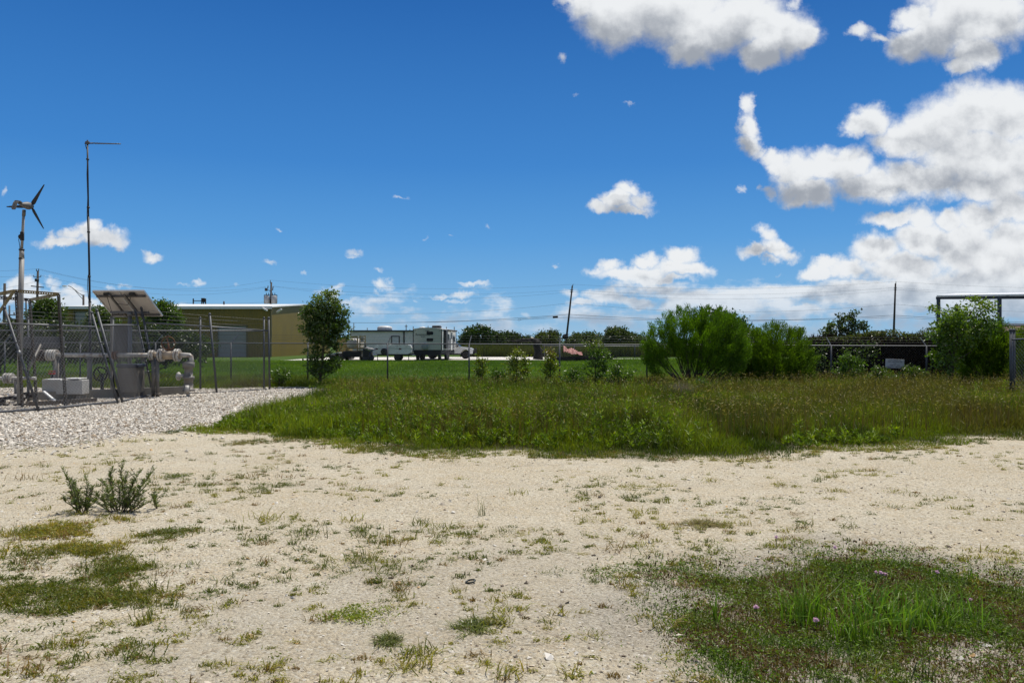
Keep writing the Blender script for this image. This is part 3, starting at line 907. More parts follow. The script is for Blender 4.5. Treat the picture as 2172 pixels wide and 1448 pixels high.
def weed_patch():
    """the big low mat of weeds close by on the right"""
    Lf = Leaves()
    n = 150000
    x = rng.uniform(.2, 4.8, n); d = rng.uniform(3.3, 6.2, n)
    s = sd_poly(x, d, PATCH_R) + (fbm(x, d, .6, 5, 71) - .5) * 1.3
    k = s < rng.normal(.10, .18, n); x, d, s = x[k], d[k], s[k]; n = len(x)
    th = fbm(x, d, .22, 3, 72)
    k = th + rng.uniform(-.18, .18, n) - np.clip(s + .3, 0, 1) * .16 > .21; x, d, s = x[k], d[k], s[k]; n = len(x)
    tone = smooth(fbm(x, d, .5, 4, 73), .35, .65)
    col = lerp((0.072, 0.125, 0.008), (0.125, 0.128, 0.018), tone)
    rd = (fbm(x, d, .3, 3, 74) > .60); col[rd] = np.array([0.130, 0.090, 0.030])
    h = rng.uniform(.015, .06, n) * smooth(-s, -.15, .25).clip(.35, 1)
    c = jit(col, n, .35, .12)
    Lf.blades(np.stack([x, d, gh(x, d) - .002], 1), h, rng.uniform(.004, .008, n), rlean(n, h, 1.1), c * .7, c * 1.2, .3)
    n2 = 14000
    ix = rng.integers(0, n, n2)
    b = np.stack([x[ix], d[ix], gh(x[ix], d[ix]) + rng.uniform(.01, .06, n2)], 1) + rng.normal(0, .01, (n2, 3))
    a = rng.uniform(0, 2 * np.pi, n2)
    Lf.leaves(b, np.stack([np.cos(a), np.sin(a), rng.uniform(-.2, .8, n2)], 1), rng.uniform(.012, .03, n2), rng.uniform(.006, .012, n2), jit((0.115, 0.180, 0.012), n2, .4, .15))
    # brown seed heads standing above the mat
    n3 = 420
    ix = rng.integers(0, n, n3); kk = d[ix] > 4.4; ix = ix[kk]; n3 = len(ix)
    h3 = rng.uniform(.06, .15, n3); ln = rlean(n3, h3, .2)
    b = np.stack([x[ix], d[ix], gh(x[ix], d[ix])], 1)
    Lf.blades(b, h3, np.full(n3, .003), ln, jit((0.06, 0.06, 0.02), n3), jit((0.07, 0.06, 0.02), n3))
    tip = b + np.concatenate([ln, h3[:, None]], 1) - np.array([0, 0, .01])
    for q in range(3):
        Lf.leaves(tip, np.concatenate([rng.normal(0, .2, (n3, 2)), np.ones((n3, 1))], 1), rng.uniform(.014, .024, n3), rng.uniform(.008, .012, n3), jit((0.065, 0.034, 0.018), n3, .4))
    o = Lf.build('weed_mat', grass_m)
    setp(o, 'dense green and reddish mat of low weeds in the near corner', 'weeds', kind='stuff')
weed_patch()

# ------------------------------------------------------------------ chain link
def fabric(b0, b1, t0, t1, p=0.105, r=0.0034, name='fabric', parent=None, m=None, spikes=True):
    """woven wire between bottom edge b0-b1 and top edge t0-t1: zigzag wires"""
    b0, b1, t0, t1 = [np.array(q, float) for q in (b0, b1, t0, t1)]
    L = (np.linalg.norm(b1 - b0) + np.linalg.norm(t1 - t0)) / 2
    H = (np.linalg.norm(t0 - b0) + np.linalg.norm(t1 - b1)) / 2
    nw = max(2, int(L / (p / 2))); nv = max(2, int(H / (p / 2)))
    k = np.arange(nw)[:, None]; j = np.arange(nv + 1)[None, :]
    u = np.clip((k + ((j + k) % 2)) / nw, 0, 1)
    v = j / nv + np.zeros_like(u)
    if spikes: v = np.where(j == nv, v + np.where(k % 2 == 0, .03, 0) / H, v)
    ex = (b1 - b0) / np.linalg.norm(b1 - b0); ez = (t0 - b0) / np.linalg.norm(t0 - b0)
    nr = np.cross(ex, ez)
    sag = np.sin(u * math.pi * 3.1) * np.sin(v * math.pi) * .02
    c = ((b0 * (1 - u[..., None]) + b1 * u[..., None]) * (1 - v[..., None]) + (t0 * (1 - u[..., None]) + t1 * u[..., None]) * v[..., None])
    c = c + nr * (np.where((j + k) % 2 == 0, r, -r) + sag)[..., None]
    ring = [ex * math.cos(a) * r + nr * math.sin(a) * r for a in (0.5, 2.6, 4.7)]
    Vv = np.stack([c + q for q in ring], 2)            # nw, nv+1, 3, 3
    idx = np.arange(nw * (nv + 1) * 3).reshape(nw, nv + 1, 3)
    qs = []
    for a in range(3):
        b = (a + 1) % 3
        qs.append(np.stack([idx[:, :-1, a], idx[:, :-1, b], idx[:, 1:, b], idx[:, 1:, a]], -1).reshape(-1, 4))
    return np_mesh(name, Vv.reshape(-1, 3), Q=np.concatenate(qs), mat=m or wire_m, parent=parent)
def post(a, b, r, parent, cap=True, m=None, name='post'):
    mb = MB().cyl(a, b, r, n=10)
    if cap:
        d = (Vector(b) - Vector(a)).normalized()
        mb.lathe([(r * 1.25, 0), (r * 1.25, .03), (r * .8, .06), (.004, .075)], b, d, 10)
    return mb.build(name, m or galv_dark, parent)
def rail(pts, r, parent, name='top_rail', m=None, n=8):
    return MB().tube(pts, r, n).build(name, m or galv, parent)
def bands(a, b, r, ts, parent):
    a, b = Vector(a), Vector(b); d = (b - a).normalized()
    for t in ts: MB().cyl(a + (b - a) * t - d * .025, a + (b - a) * t + d * .025, r * 1.25, n=10).build('tension_band', galv_dark, parent)
def barbed(paths, parent, r=.0028):
    mb = MB()
    for pts in paths:
        mb.tube(pts, r, 4, caps=False)
        for a, b in zip(pts[:-1], pts[1:]):
            a, b = Vector(a), Vector(b); k = int((b - a).length / .13)
            for i in range(k):
                q = a + (b - a) * (i + .5) / k
                mb.bar(q + Vector((-.012, 0, -.014)), q + Vector((.012, 0, .014)), .003)
    return mb.build('barbed_wire', galv_dark, parent)
def line(a, b, n, sag=0.0):
    a, b = Vector(a), Vector(b)
    return [a + (b - a) * (i / n) - Vector((0, 0, 1)) * sag * 4 * (i / n) * (1 - i / n) for i in range(n + 1)]
def on(a, b, row):
    """point of segment a-b (world) seen at photograph row"""
    a, b = Vector(a), Vector(b)
    for i in range(201):
        q = a + (b - a) * i / 200
        if HZ - (q.z - EYE) * F / q.y <= row: return q
    return b

# posts of the yard front: foot and tip, as seen
yb = {k: (G(bx, by), None) for k, (bx, by) in {}.items()}
def leanpost(bx, by, tx, ty):
    d = EYE * F / (by - HZ)
    return GX(bx, d) - Vector((0, 0, .05)), P(tx, ty, d)
pA = leanpost(82, 871.5, 10, 655)
pB = leanpost(250, 854.5, 195, 665)
pC = leanpost(261, 853, 206, 660)
pD = leanpost(325, 839.5, 287, 660)
pE = leanpost(337, 838, 300, 655)
pF = leanpost(460, 833, 445, 668)
pG = leanpost(572, 826.5, 570, 676)
pL = (GX(-190, 16.7) - Vector((0, 0, .05)), P(-270, 660, 16.7))
def gate(p0, p1, ty0, ty1, label, wheel=False):
    t = thing('chain_link_gate', label, 'gate', tuple(p0[0]), 0, 'leaning chain link gates of the fenced yard')
    t.location = (0, 0, 0)
    b0 = p0[0] + (p0[1] - p0[0]) * .035; b1 = p1[0] + (p1[1] - p1[0]) * .035
    q0, q1 = on(p0[0], p0[1], ty0), on(p1[0], p1[1], ty1)
    post(p1[0] + Vector((0, 0, .05)), p1[1], .030, t, name='stile')
    rail([q0, q1], .024, t)
    rail([b0, b1], .026, t, 'bottom_rail', galv_dark)
    bands(p1[0], p1[1], .030, (.12, .3, .42, .55, .68), t)
    fabric(b0, b1, q0, q1, parent=t)
    up = [.35, .62, .9]
    barbed([[q0 + (p0[1] - q0) * s, q1 + (p1[1] - q1) * s] for s in up], t)
    return t, b0, b1, q0, q1
g1, *_q = gate(pL, pA, 690, 687, 'chain link gate leaf cut by the left picture edge, leaning to the left')
g2, b0, b1, q0, q1 = gate(pA, pB, 687, 694, 'wide leaning chain link gate leaf in front of the wind turbine mast')
bm_ = b0 + (b1 - b0) * .01
rail([pA[0] + (pA[1] - pA[0]) * .55, pA[0] + (pA[1] - pA[0]) * .60], .045, g2, 'hinge', galv)
g3, *_q = gate(pC, pD, 690, 689.5, 'narrow leaning chain link gate leaf below the solar panel')
post(pC[0], pC[1], .033, g3, name='stile')
# side run of the yard fence and its back run
yf = thing('chain_link_fence', 'high chain link fence with barbed wire closing the gravel yard', 'fence')
for a, b in (pE, pF, pG): post(a, b, .035, yf)
qE, qF, qG = on(*pE, 684), on(*pF, 693), on(*pG, 702)
rail([qE, qF, qG], .024, yf)
bE, bF, bG = [p[0] + Vector((0, 0, .07)) for p in (pE, pF, pG)]
rail([bE, bF, bG], .02, yf, 'bottom_rail', galv_dark)
bands(pE[0], pE[1], .035, (.12, .3, .45, .6, .74), yf)
fabric(bE, bF, qE, qF, parent=yf); fabric(bF, bG, qF, qG, parent=yf)
barbed([[qE + (pE[1] - qE) * s, qF + (pF[1] - qF) * s, qG + (pG[1] - qG) * s] for s in (.3, .62, .92)], yf)
DB = 27.4
bp_ = []
for px in (-130, 60, 240, 425, 560):
    a, b = GX(px, DB), P(px, 676, DB)
    post(a, b, .033, yf); bp_.append((a, b))
qa, qb = P(-130, 700.5, DB), P(568, 701.5, DB)
rail([qa, qb], .024, yf)
fabric(GX(-130, DB) + Vector((0, 0, .05)), GX(568, DB) + Vector((0, 0, .05)), qa, qb, p=.12, parent=yf)
barbed([[P(-130, y_, DB), P(240, y_ + .5, DB), P(568, y_ + 1, DB)] for y_ in (678, 686, 694)], yf)

# long property fence across the lot
lf = thing('chain_link_fence', 'long low chain link fence with slanted barbed wire arms behind the tall grass', 'fence')
def lfd(px): return 31.0 - 2.2 * (px + 200) / 2300.0
def lfy(px): return 725.5 + 7.5 * max(0, px - 300) / 1750.0
lposts = [(-150, 8), (10, 8), (170, 10), (330, 11), (490, 12), (653, 6), (822, 7), (995, 5), (1187, 3), (1372, 1), (1565, -3), (1763, -6), (1965, -8), (2170, -9)]
arms = []
for px, dx in lposts:
    d = lfd(px); a = GX(px, d); b = P(px, lfy(px), d)
    post(a, b, .030, lf, cap=False)
    s = dx * d / F
    tip = b + Vector((s * .9, .22, .30))
    MB().bar(b - Vector((0, 0, .03)), tip, .035, .022).build('wire_arm', galv, lf)
    arms.append((b, tip))
rail([P(px, lfy(px) + 1, lfd(px)) for px, _ in lposts], .022, lf)
pts = [p for p, _ in lposts]
for i0, i1 in ((0, 4), (4, 8), (8, 13)):
    a, b = pts[i0], pts[i1]
    fabric(GX(a, lfd(a)) + Vector((0, 0, .05)), GX(b, lfd(b)) + Vector((0, 0, .05)), P(a, lfy(a) + 1, lfd(a)), P(b, lfy(b) + 1, lfd(b)), p=.10, r=.0020, parent=lf, spikes=True)
barbed([[b + (t - b) * s for b, t in arms] for s in (.34, .66, .98)], lf)

# gate at the right edge
rg = thing('chain_link_gate', 'grey chain link gate with paired posts at the right picture edge', 'gate')
rA, rB = GX(2144.5, 21.2), GX(2150.5, 21.3)
post(rA, P(2144.5, 702, 21.2), .035, rg); post(rB, P(2150.5, 702, 21.3), .035, rg)
t0, t1 = P(2145, 720, 21.2), P(2420, 708, 17.6)
rail([t0, t1], .024, rg); rail([rA + Vector((0, 0, .08)), GX(2420, 17.6) + Vector((0, 0, .08))], .024, rg, 'bottom_rail', galv_dark)
fabric(rA + Vector((0, 0, .08)), GX(2420, 17.6) + Vector((0, 0, .08)), t0, t1, parent=rg)
barbed([[P(2150, y_, 21.2), P(2420, y_ - 10, 17.6)] for y_ in (706, 713)], rg)

# ------------------------------------------------------------------ wind turbine
def turbine():
    d = 20.2
    t = thing('wind_turbine', 'small three bladed wind turbine with black blades on a pale tubular mast', 'wind turbine', tuple(GX(45, d)))
    t.location = (0, 0, 0)
    mm = mat('mast_paint', (0.27, 0.26, 0.24), 0.55, 0.0, 0.10, 3, dirt=(0.28, 0.24, 0.20), dirt_amt=.25)
    MB().tube([GX(41, d), P(44, 640, d), P(46, 548, d)], .063, 16).cyl(P(46, 549, d), P(46, 530, d), .063, .055).build('lower_mast', mm, t)
    mb = MB().cyl(P(46, 531, d), P(50, 456, d), .033, n=14)
    mb.build('upper_mast', mm, t)
    MB().cyl(P(45.9, 531, d), P(45.9, 528, d), .067).build('mast_collar', dark_m, t)
    MB().cyl(P(45.6, 550, d), P(45.6, 547, d), .067).build('mast_collar', dark_m, t)
    MB().box(P(47, 501, d), (.085, .085, .24), bevel=.02).ellip(P(43, 502, d), (.05, .05, .06)).build('junction_box', black_m, t)
    MB().tube([P(42, 503, d), P(39.6, 508, d), P(42, 522, d), P(42.5, 540, d), P(41, 640, d - .02)], .009, 6).build('cable', black_m, t)
    hub = P(62, 437, d)
    ax = Vector((math.sin(R(4)), math.cos(R(4)), 0.02)).normalized()       # the rotor faces away from the camera
    rot = ax.to_track_quat('Z', 'Y').to_matrix()
    mb = MB().lathe([(.004, -.40), (.022, -.39), (.034, -.32), (.052, -.24), (.085, -.14), (.098, -.06), (.094, .0), (.075, .05), (.05, .07)], hub, ax, 20)
    mb.cyl(P(50.3, 458, d), P(51, 445, d), .042, n=14)
    mb.build('nacelle', mat('nacelle_grey', (0.13, 0.125, 0.115), 0.55, 0.0, 0.05, 2), t)
    side = Vector((0, 0, 1)).cross(ax)
    up = Vector((0, 0, 1))
    mb = MB()
    for s in (-1, 1):
        b = hub - ax * .32 + side * .03 * s
        pts = [b + up * .02, b - ax * .07 + up * .06, b - ax * .14 + up * .055, b - ax * .19 + up * -.0, b - ax * .23 - up * .09, b - ax * .25 - up * .15]
        for a, c in zip(pts[:-1], pts[1:]): mb.bar(a, c, .022, .05, up=side)
    b = hub - ax * .32
    mb.bar(b - ax * .25 - up * .15 + side * .04, b - ax * .25 - up * .15 - side * .04, .03, .05)
    mb.bar(b - ax * .13 + up * .055 + side * .04, b - ax * .13 + up * .055 - side * .04, .06, .03)
    mb.build('tail_fin', mat('nacelle_grey', (0.26, 0.25, 0.235)), t)
    hc = hub + ax * .04
    MB().lathe([(.075, 0), (.072, .03), (.05, .07), (.02, .09), (.003, .095)], hc, ax, 18).build('hub', black_m, t)
    ex = Vector((1, 0, 0)); ex = (ex - ax * ex.dot(ax)).normalized(); ey = Vector((0, 0, 1)); ey = (ey - ax * ey.dot(ax) - ex * ey.dot(ex)).normalized()
    for ang in (57, 180, -60):
        e = ex * math.cos(R(ang)) + ey * math.sin(R(ang)); n_ = ax.cross(e)
        vs, fs = [], []
        st = [(.05, .030, .9), (.12, .052, .75), (.25, .044, .5), (.42, .031, .35), (.60, .019, .25), (.665, .013, .2)]
        for (r_, w_, tw) in st:
            c = hc + ax * .03 + e * r_
            ch = (n_ * math.cos(tw * .5) + ax * math.sin(tw * .5)); th = ax * .006
            vs += [c + ch * w_ + th * .2, c + th, c - ch * w_, c - th]
        for i in range(len(st) - 1):
            for j in range(4):
                fs.append((i * 4 + j, i * 4 + (j + 1) % 4, i * 4 + 4 + (j + 1) % 4, i * 4 + 4 + j))
        fs += [(3, 2, 1, 0), tuple(range((len(st) - 1) * 4, len(st) * 4))]
        MB()._add(vs, fs).build('blade', mat('black_blade', (0.010, 0.010, 0.012), 0.5, 0, .1), t)
turbine()

# ------------------------------------------------------------------ antenna mast
def antenna():
    d = 24.4
    t = thing('antenna_mast', 'tall thin mast with a level antenna arm pointing right at its top', 'antenna')
    mb = MB().tube([GX(192, d), P(190.5, 640, d)], .040, 12).tube([P(190.5, 641, d), P(187.5, 460, d)], .030, 12).tube([P(187.5, 462, d), P(185.4, 303, d)], .024, 12)
    mb.build('mast', dark_m, t)
    for y_, x_ in ((640, 190.5), (586, 189.3), (492, 187.9), (440, 187.2), (338, 185.9)): MB().cyl(P(x_, y_ + 1.5, d), P(x_, y_ - 1.5, d), .044, n=10).build('mast_coupling', dark_m, t)
    MB().box(P(185.5, 303, d), (.12, .08, .09), bevel=.015).cyl(P(180, 304.5, d), P(198, 304, d), .022, n=8).box(P(185.5, 298.8, d), (.03, .03, .05)).build('bracket', galv_dark, t)
    mb = MB().tube([P(196, 304, d), P(256, 305.5, d)], .016, 8)
    for i in range(17):
        x_ = 200 + i * 3.3; mb.bar(P(x_, 304.2 + i * .08, d) - Vector((0, .09 - i * .002, 0)), P(x_, 304.2 + i * .08, d) + Vector((0, .09 - i * .002, 0)), .012)
    mb.build('antenna_arm', galv, t)
    MB().tube([P(181, 305, d), P(181.5, 310, d), P(185, 319, d - .05), P(185.3, 335, d - .05), P(184.2, 370, d - .06), P(185.8, 420, d - .05), P(184.6, 455, d - .06), P(186.2, 495, d - .06), P(188, 580, d - .06), P(186.2, 590, d - .06), P(185.6, 610, d - .07), P(187.5, 632, d - .06), P(190, 650, d - .06)], .010, 6).build('cable', black_m, t)
antenna()

# ------------------------------------------------------------------ solar panel
def solar():
    d = 24.0
    t = thing('solar_panel', 'tilted solar panel seen from below on a steel post', 'solar panel')
    c00 = P(197, 617, d); e = Vector((1.70, -.30, -.01)); s = Vector((.16, .90, -.72))
    c10, c01, c11 = c00 + e, c00 + s, c00 + e + s
    nrm = e.cross(s).normalized()
    if nrm.z < 0: nrm = -nrm
    eu, su = e.normalized(), (s - e * s.dot(e) / e.length_squared).normalized()
    def pt(u, v, o=0): return c00 + e * u + s * v + nrm * o
    back = mat('panel_backsheet', (0.50, 0.46, 0.42), 0.6, 0, .08, 3)
    cell = mat('panel_cells', (0.012, 0.018, 0.05), 0.15, 0, .2, 14, spec=.7)
    for i, (u0, u1) in enumerate(((0.005, .495), (.505, .995))):
        MB()._add([pt(u0, 0, 0), pt(u1, 0, 0), pt(u1, 1, 0), pt(u0, 1, 0), pt(u0, 0, .004), pt(u1, 0, .004), pt(u1, 1, .004), pt(u0, 1, .004)], [(0, 1, 2, 3), (4, 5, 6, 7), (0, 1, 5, 4), (1, 2, 6, 5), (2, 3, 7, 6), (3, 0, 4, 7)]).build('backsheet', back, t)
        MB()._add([pt(u0 + .01, .015, .008), pt(u1 - .01, .015, .008), pt(u1 - .01, .985, .008), pt(u0 + .01, .985, .008)], [(0, 1, 2, 3)]).build('solar_cells', cell, t)
    mb = MB()
    for u in (0, .5, 1): mb.bar(pt(u, 0), pt(u, 1), .035, .045, up=nrm)
    for v in (0, 1): mb.bar(pt(0, v), pt(1, v), .035, .045, up=nrm)
    mb.build('frame', mat('aluminium', (0.55, 0.56, 0.57), .4, .6, .1, 5), t)
    mb = MB()
    for v in (.17, .93): mb.bar(pt(.02, v, -.05), pt(.98, v, -.05), .05, .05, up=nrm)
    for u in (.33, .62): mb.bar(pt(u, .05, -.10), pt(u, .97, -.10), .05, .05, up=nrm)
    mb.bar(pt(.12, .68, -.17), pt(.88, .70, -.17), .07, .07)
    mb.build('mounting_rail', mat('rail_steel', (0.14, 0.13, 0.12), .55, .4, .2, 8), t)
    for u in (.25, .75): MB().box(pt(u, .10, -.05), (.20, .12, .05), Matrix((eu, su, nrm)).transposed(), bevel=.01).build('connection_box', black_m, t)
    MB().tube([pt(.27, .12, -.06), pt(.36, .40, -.12), pt(.55, .44, -.12), pt(.72, .14, -.06)], .009, 6).tube([pt(.24, .12, -.06), pt(.18, .5, -.14), pt(.12, .85, -.2), P(252, 665, d + .4)], .009, 6).build('cable', black_m, t)
    top = pt(.52, .66, -.17)
    MB().cyl(Vector((top.x, top.y, -.1)), top, .055, n=14).cyl(top - Vector((0, 0, .14)), top - Vector((0, 0, .01)), .075, n=14).build('post', galv, t)
solar()

# ------------------------------------------------------------------ perforated angle iron frame
def perf(mb, a, b, w, up=(0, 0, 1), pitch=.055):
    """slotted angle bar with open holes"""
    a, b = Vector(a), Vector(b); d = (b - a); L = d.length; x_ = d / L
    u = Vector(up); y_ = (u - x_ * u.dot(x_)).normalized()
    for s in (-.32, .32): mb.bar(a + y_ * w * s, b + y_ * w * s, w * .34, .006, up=y_) if False else mb.bar(a + y_ * w * s, b + y_ * w * s, .006, w * .36, up=y_)
    k = int(L / pitch)
    for i in range(k + 1):
        q = a + x_ * (L * i / k)
        mb.bar(q - y_ * w * .18, q + y_ * w * .18, .006, pitch * .55, up=x_)
    n_ = x_.cross(y_)
    mb.bar(a + y_ * w * .5 + n_ * w * .4, b + y_ * w * .5 + n_ * w * .4, w * .8, .006, up=y_)
def angle_frame():
    d = 19.6
    t = thing('angle_iron_frame', 'tapered frame of rusty yellow slotted angle iron round the turbine mast', 'frame')
    m1 = mat('yellowed_angle_iron', (0.27, 0.215, 0.10), 0.7, 0.2, 0.35, 9, dirt=(0.10, .06, .03), dirt_amt=.7)
    m2 = mat('brown_angle_iron', (0.055, 0.05, 0.045), 0.65, 0.3, 0.35, 9, dirt=(0.10, .06, .03), dirt_amt=.6)
    A, B_, C_, D_ = P(34, 617.5, d), P(124, 624, d + .25), P(63, 636, d + 1.7), P(-26, 629, d + 1.5)
    for (a, b, m, up) in ((A, B_, m1, (0, 0, 1)), (B_, C_, m1, (0, 0, 1)), (C_, D_, m2, (0, 0, 1)), (D_, A, m1, (0, 0, 1))):
        mb = MB(); perf(mb, a, b, .075, up); mb.build('top_bar', m, t)
    for (a, f_) in ((A, (48, 860, d)), (B_, (140, 862, d + .25)), (C_, (78, 838, d + 1.7)), (D_, (-50, 840, d + 1.5))):
        q = P(*f_); q.z = -.05
        mb = MB(); perf(mb, a, q, .085, (1, 0, 0), .07); mb.build('leg', m2, t)
    mb = MB(); mb.bar(A + Vector((-.02, -.05, 0)), P(-28, 700, d - .6), .075, .012, up=(1, 0, .6)); mb.build('brace', m1, t)
angle_frame()

# ------------------------------------------------------------------ piping in the yard
pipe_m = mat('pipe_white', (0.46, 0.44, 0.40), 0.5, 0, .25, 9, dirt=(0.16, .09, .05), dirt_amt=.85)
pipe_g = mat('pipe_support_grey', (0.17, 0.16, 0.145), 0.55, 0, .25, 6, dirt=(0.2, .15, .1), dirt_amt=.5)
rust_m = mat('rust', (0.16, 0.075, 0.04), 0.85, 0.1, .4, 12)
def flange(mb, c, axd, r, w=.05, gap=.03, bolts=8):
    c = Vector(c); ax = Vector(axd).normalized()
    for s in (-1, 1):
        o = c + ax * s * (gap / 2 + w / 2)
        mb.cyl(o - ax * w / 2, o + ax * w / 2, r, n=20)
    u = ax.orthogonal().normalized(); v = ax.cross(u)
    for i in range(bolts):
        a = 2 * math.pi * i / bolts
        q = c + (u * math.cos(a) + v * math.sin(a)) * r * .82
        mb.cyl(q - ax * (w + gap), q + ax * (w + gap), r * .085, n=6)
def piping():
    t = thing('gas_pipe_run', 'white pipe run with bolted flanges on upright supports inside the yard', 'pipes')
    d = 23.4
    yv = 753
    X = lambda px, dd=d: P(px, yv, dd)
    MB().cyl(X(110), X(238), .062, n=16).cyl(X(250), X(328), .062, n=16).build('pipe', pipe_m, t)
    for px, r in ((106, .17), (116, .17)):
        mb = MB(); flange(mb, X(px), (1, 0, 0), r); mb.build('flange', pipe_m, t)
    MB().cyl(X(70), X(101), .17, n=20).build('valve_body', mat('brown_valve', (0.05, .035, .028), .6, .1, .3, 8), t)
    mb = MB(); flange(mb, X(244), (1, 0, 0), .12); mb.build('flange', rust_m, t)
    mb = MB(); flange(mb, X(322), (1, 0, 0), .15); mb.build('flange', pipe_m, t)
    for px in (342, 376):
        mb = MB(); flange(mb, X(px), (1, 0, 0), .19); mb.build('flange', pipe_m, t)
    MB().cyl(X(336), X(382), .125, n=18).cyl(X(327), X(336), .08, .1).build('meter_body', mat('meter_tan', (0.42, .34, .25), .55, .1, .2, 7, dirt=(.12, .06, .03), dirt_amt=.5), t)
    ce = P(357, 728, d)
    mb = MB()
    mb.tube([ce + Vector((.20 * math.cos(a), 0, .20 * math.sin(a))) for a in np.linspace(0, 2 * math.pi, 22)[:-1]], .014, 6, closed=True)
    for a in (0.3, 1.87): mb.bar(ce - Vector((.2 * math.cos(a), 0, .2 * math.sin(a))), ce + Vector((.2 * math.cos(a), 0, .2 * math.sin(a))), .016)
    mb.cyl(ce, X(357), .02, n=8)
    mb.build('handwheel', rust_m, t)
    e = X(408)
    MB().tube([X(382), X(396), P(402, 753.4, d), P(405.4, 757, d), P(406, 762, d), P(406, 770, d)], [.085, .07, .066, .066, .066, .066], 14).build('elbow', pipe_m, t)
    # filter vessel under the elbow
    c = P(400, 800, d); top = P(400, 768, d)
    MB().lathe([(.18, -.86), (.18, -.80), (.13, -.80), (.13, -.5), (.17, -.5), (.17, -.42), (.12, -.42), (.12, -.16), (.17, -.16), (.17, -.09), (.17, -.07), (.17, 0), (.06, .02), (.06, .06)], top, (0, 0, 1), 20).build('filter_vessel', pipe_g, t)
    mb = MB(); mb.cyl(top + Vector((-.12, 0, -.40)), top + Vector((-.32, 0, -.40)), .05, n=12); mb.ellip(top + Vector((-.30, 0, -.42)), (.08, .09, .13)); mb.build('side_valve', pipe_m, t)
    mb = MB().cyl(Vector((top.x - .02, top.y, -.05)), Vector((top.x - .02, top.y, top.z - .85)), .05, n=10); mb.cyl(P(392, 826, d - .25), P(401, 826, d - .2), .13, n=16); mb.build('blind_flange', pipe_m, t)
    for px, w in ((119, .16), (190, .14), (325, .10), (334, .10)):
        q = X(px)
        mb = MB(); mb.cyl(Vector((q.x, q.y, -.05)), q - Vector((0, 0, .05)), w / 2, n=12); mb.box(q - Vector((0, 0, .085)), (w * 1.4, .18, .03)); mb.box((q.x, q.y, .10), (w * 1.7, .24, .03)); mb.build('pipe_support', pipe_g, t)
    # lower run at the left
    t2 = thing('gas_pipe_run', 'short lower white pipe with a heavy flange near the left picture edge', 'pipes')
    d2 = 21.2; Y2 = 802
    MB().cyl(P(-60, Y2, d2), P(76, Y2, d2), .045, n=14).build('pipe', pipe_m, t2)
    for px, r in ((15, .14), (22, .14), (-24, .14)):
        mb = MB(); flange(mb, P(px, Y2, d2), (1, 0, 0), r, .045); mb.build('flange', pipe_m, t2)
    for px in (33, 60): MB().cyl(P(px, Y2, d2), Vector((P(px, Y2, d2).x, d2, -.05)), .035, n=10).build('pipe_support', pipe_g, t2)
    MB().ellip(P(27, 842, d2 - .6), (.13, .1, .09)).cyl(P(27, 842, d2 - .6), P(50, 844, d2 - .6), .09, n=14).build('pipe_end', pipe_m, t2)
piping()

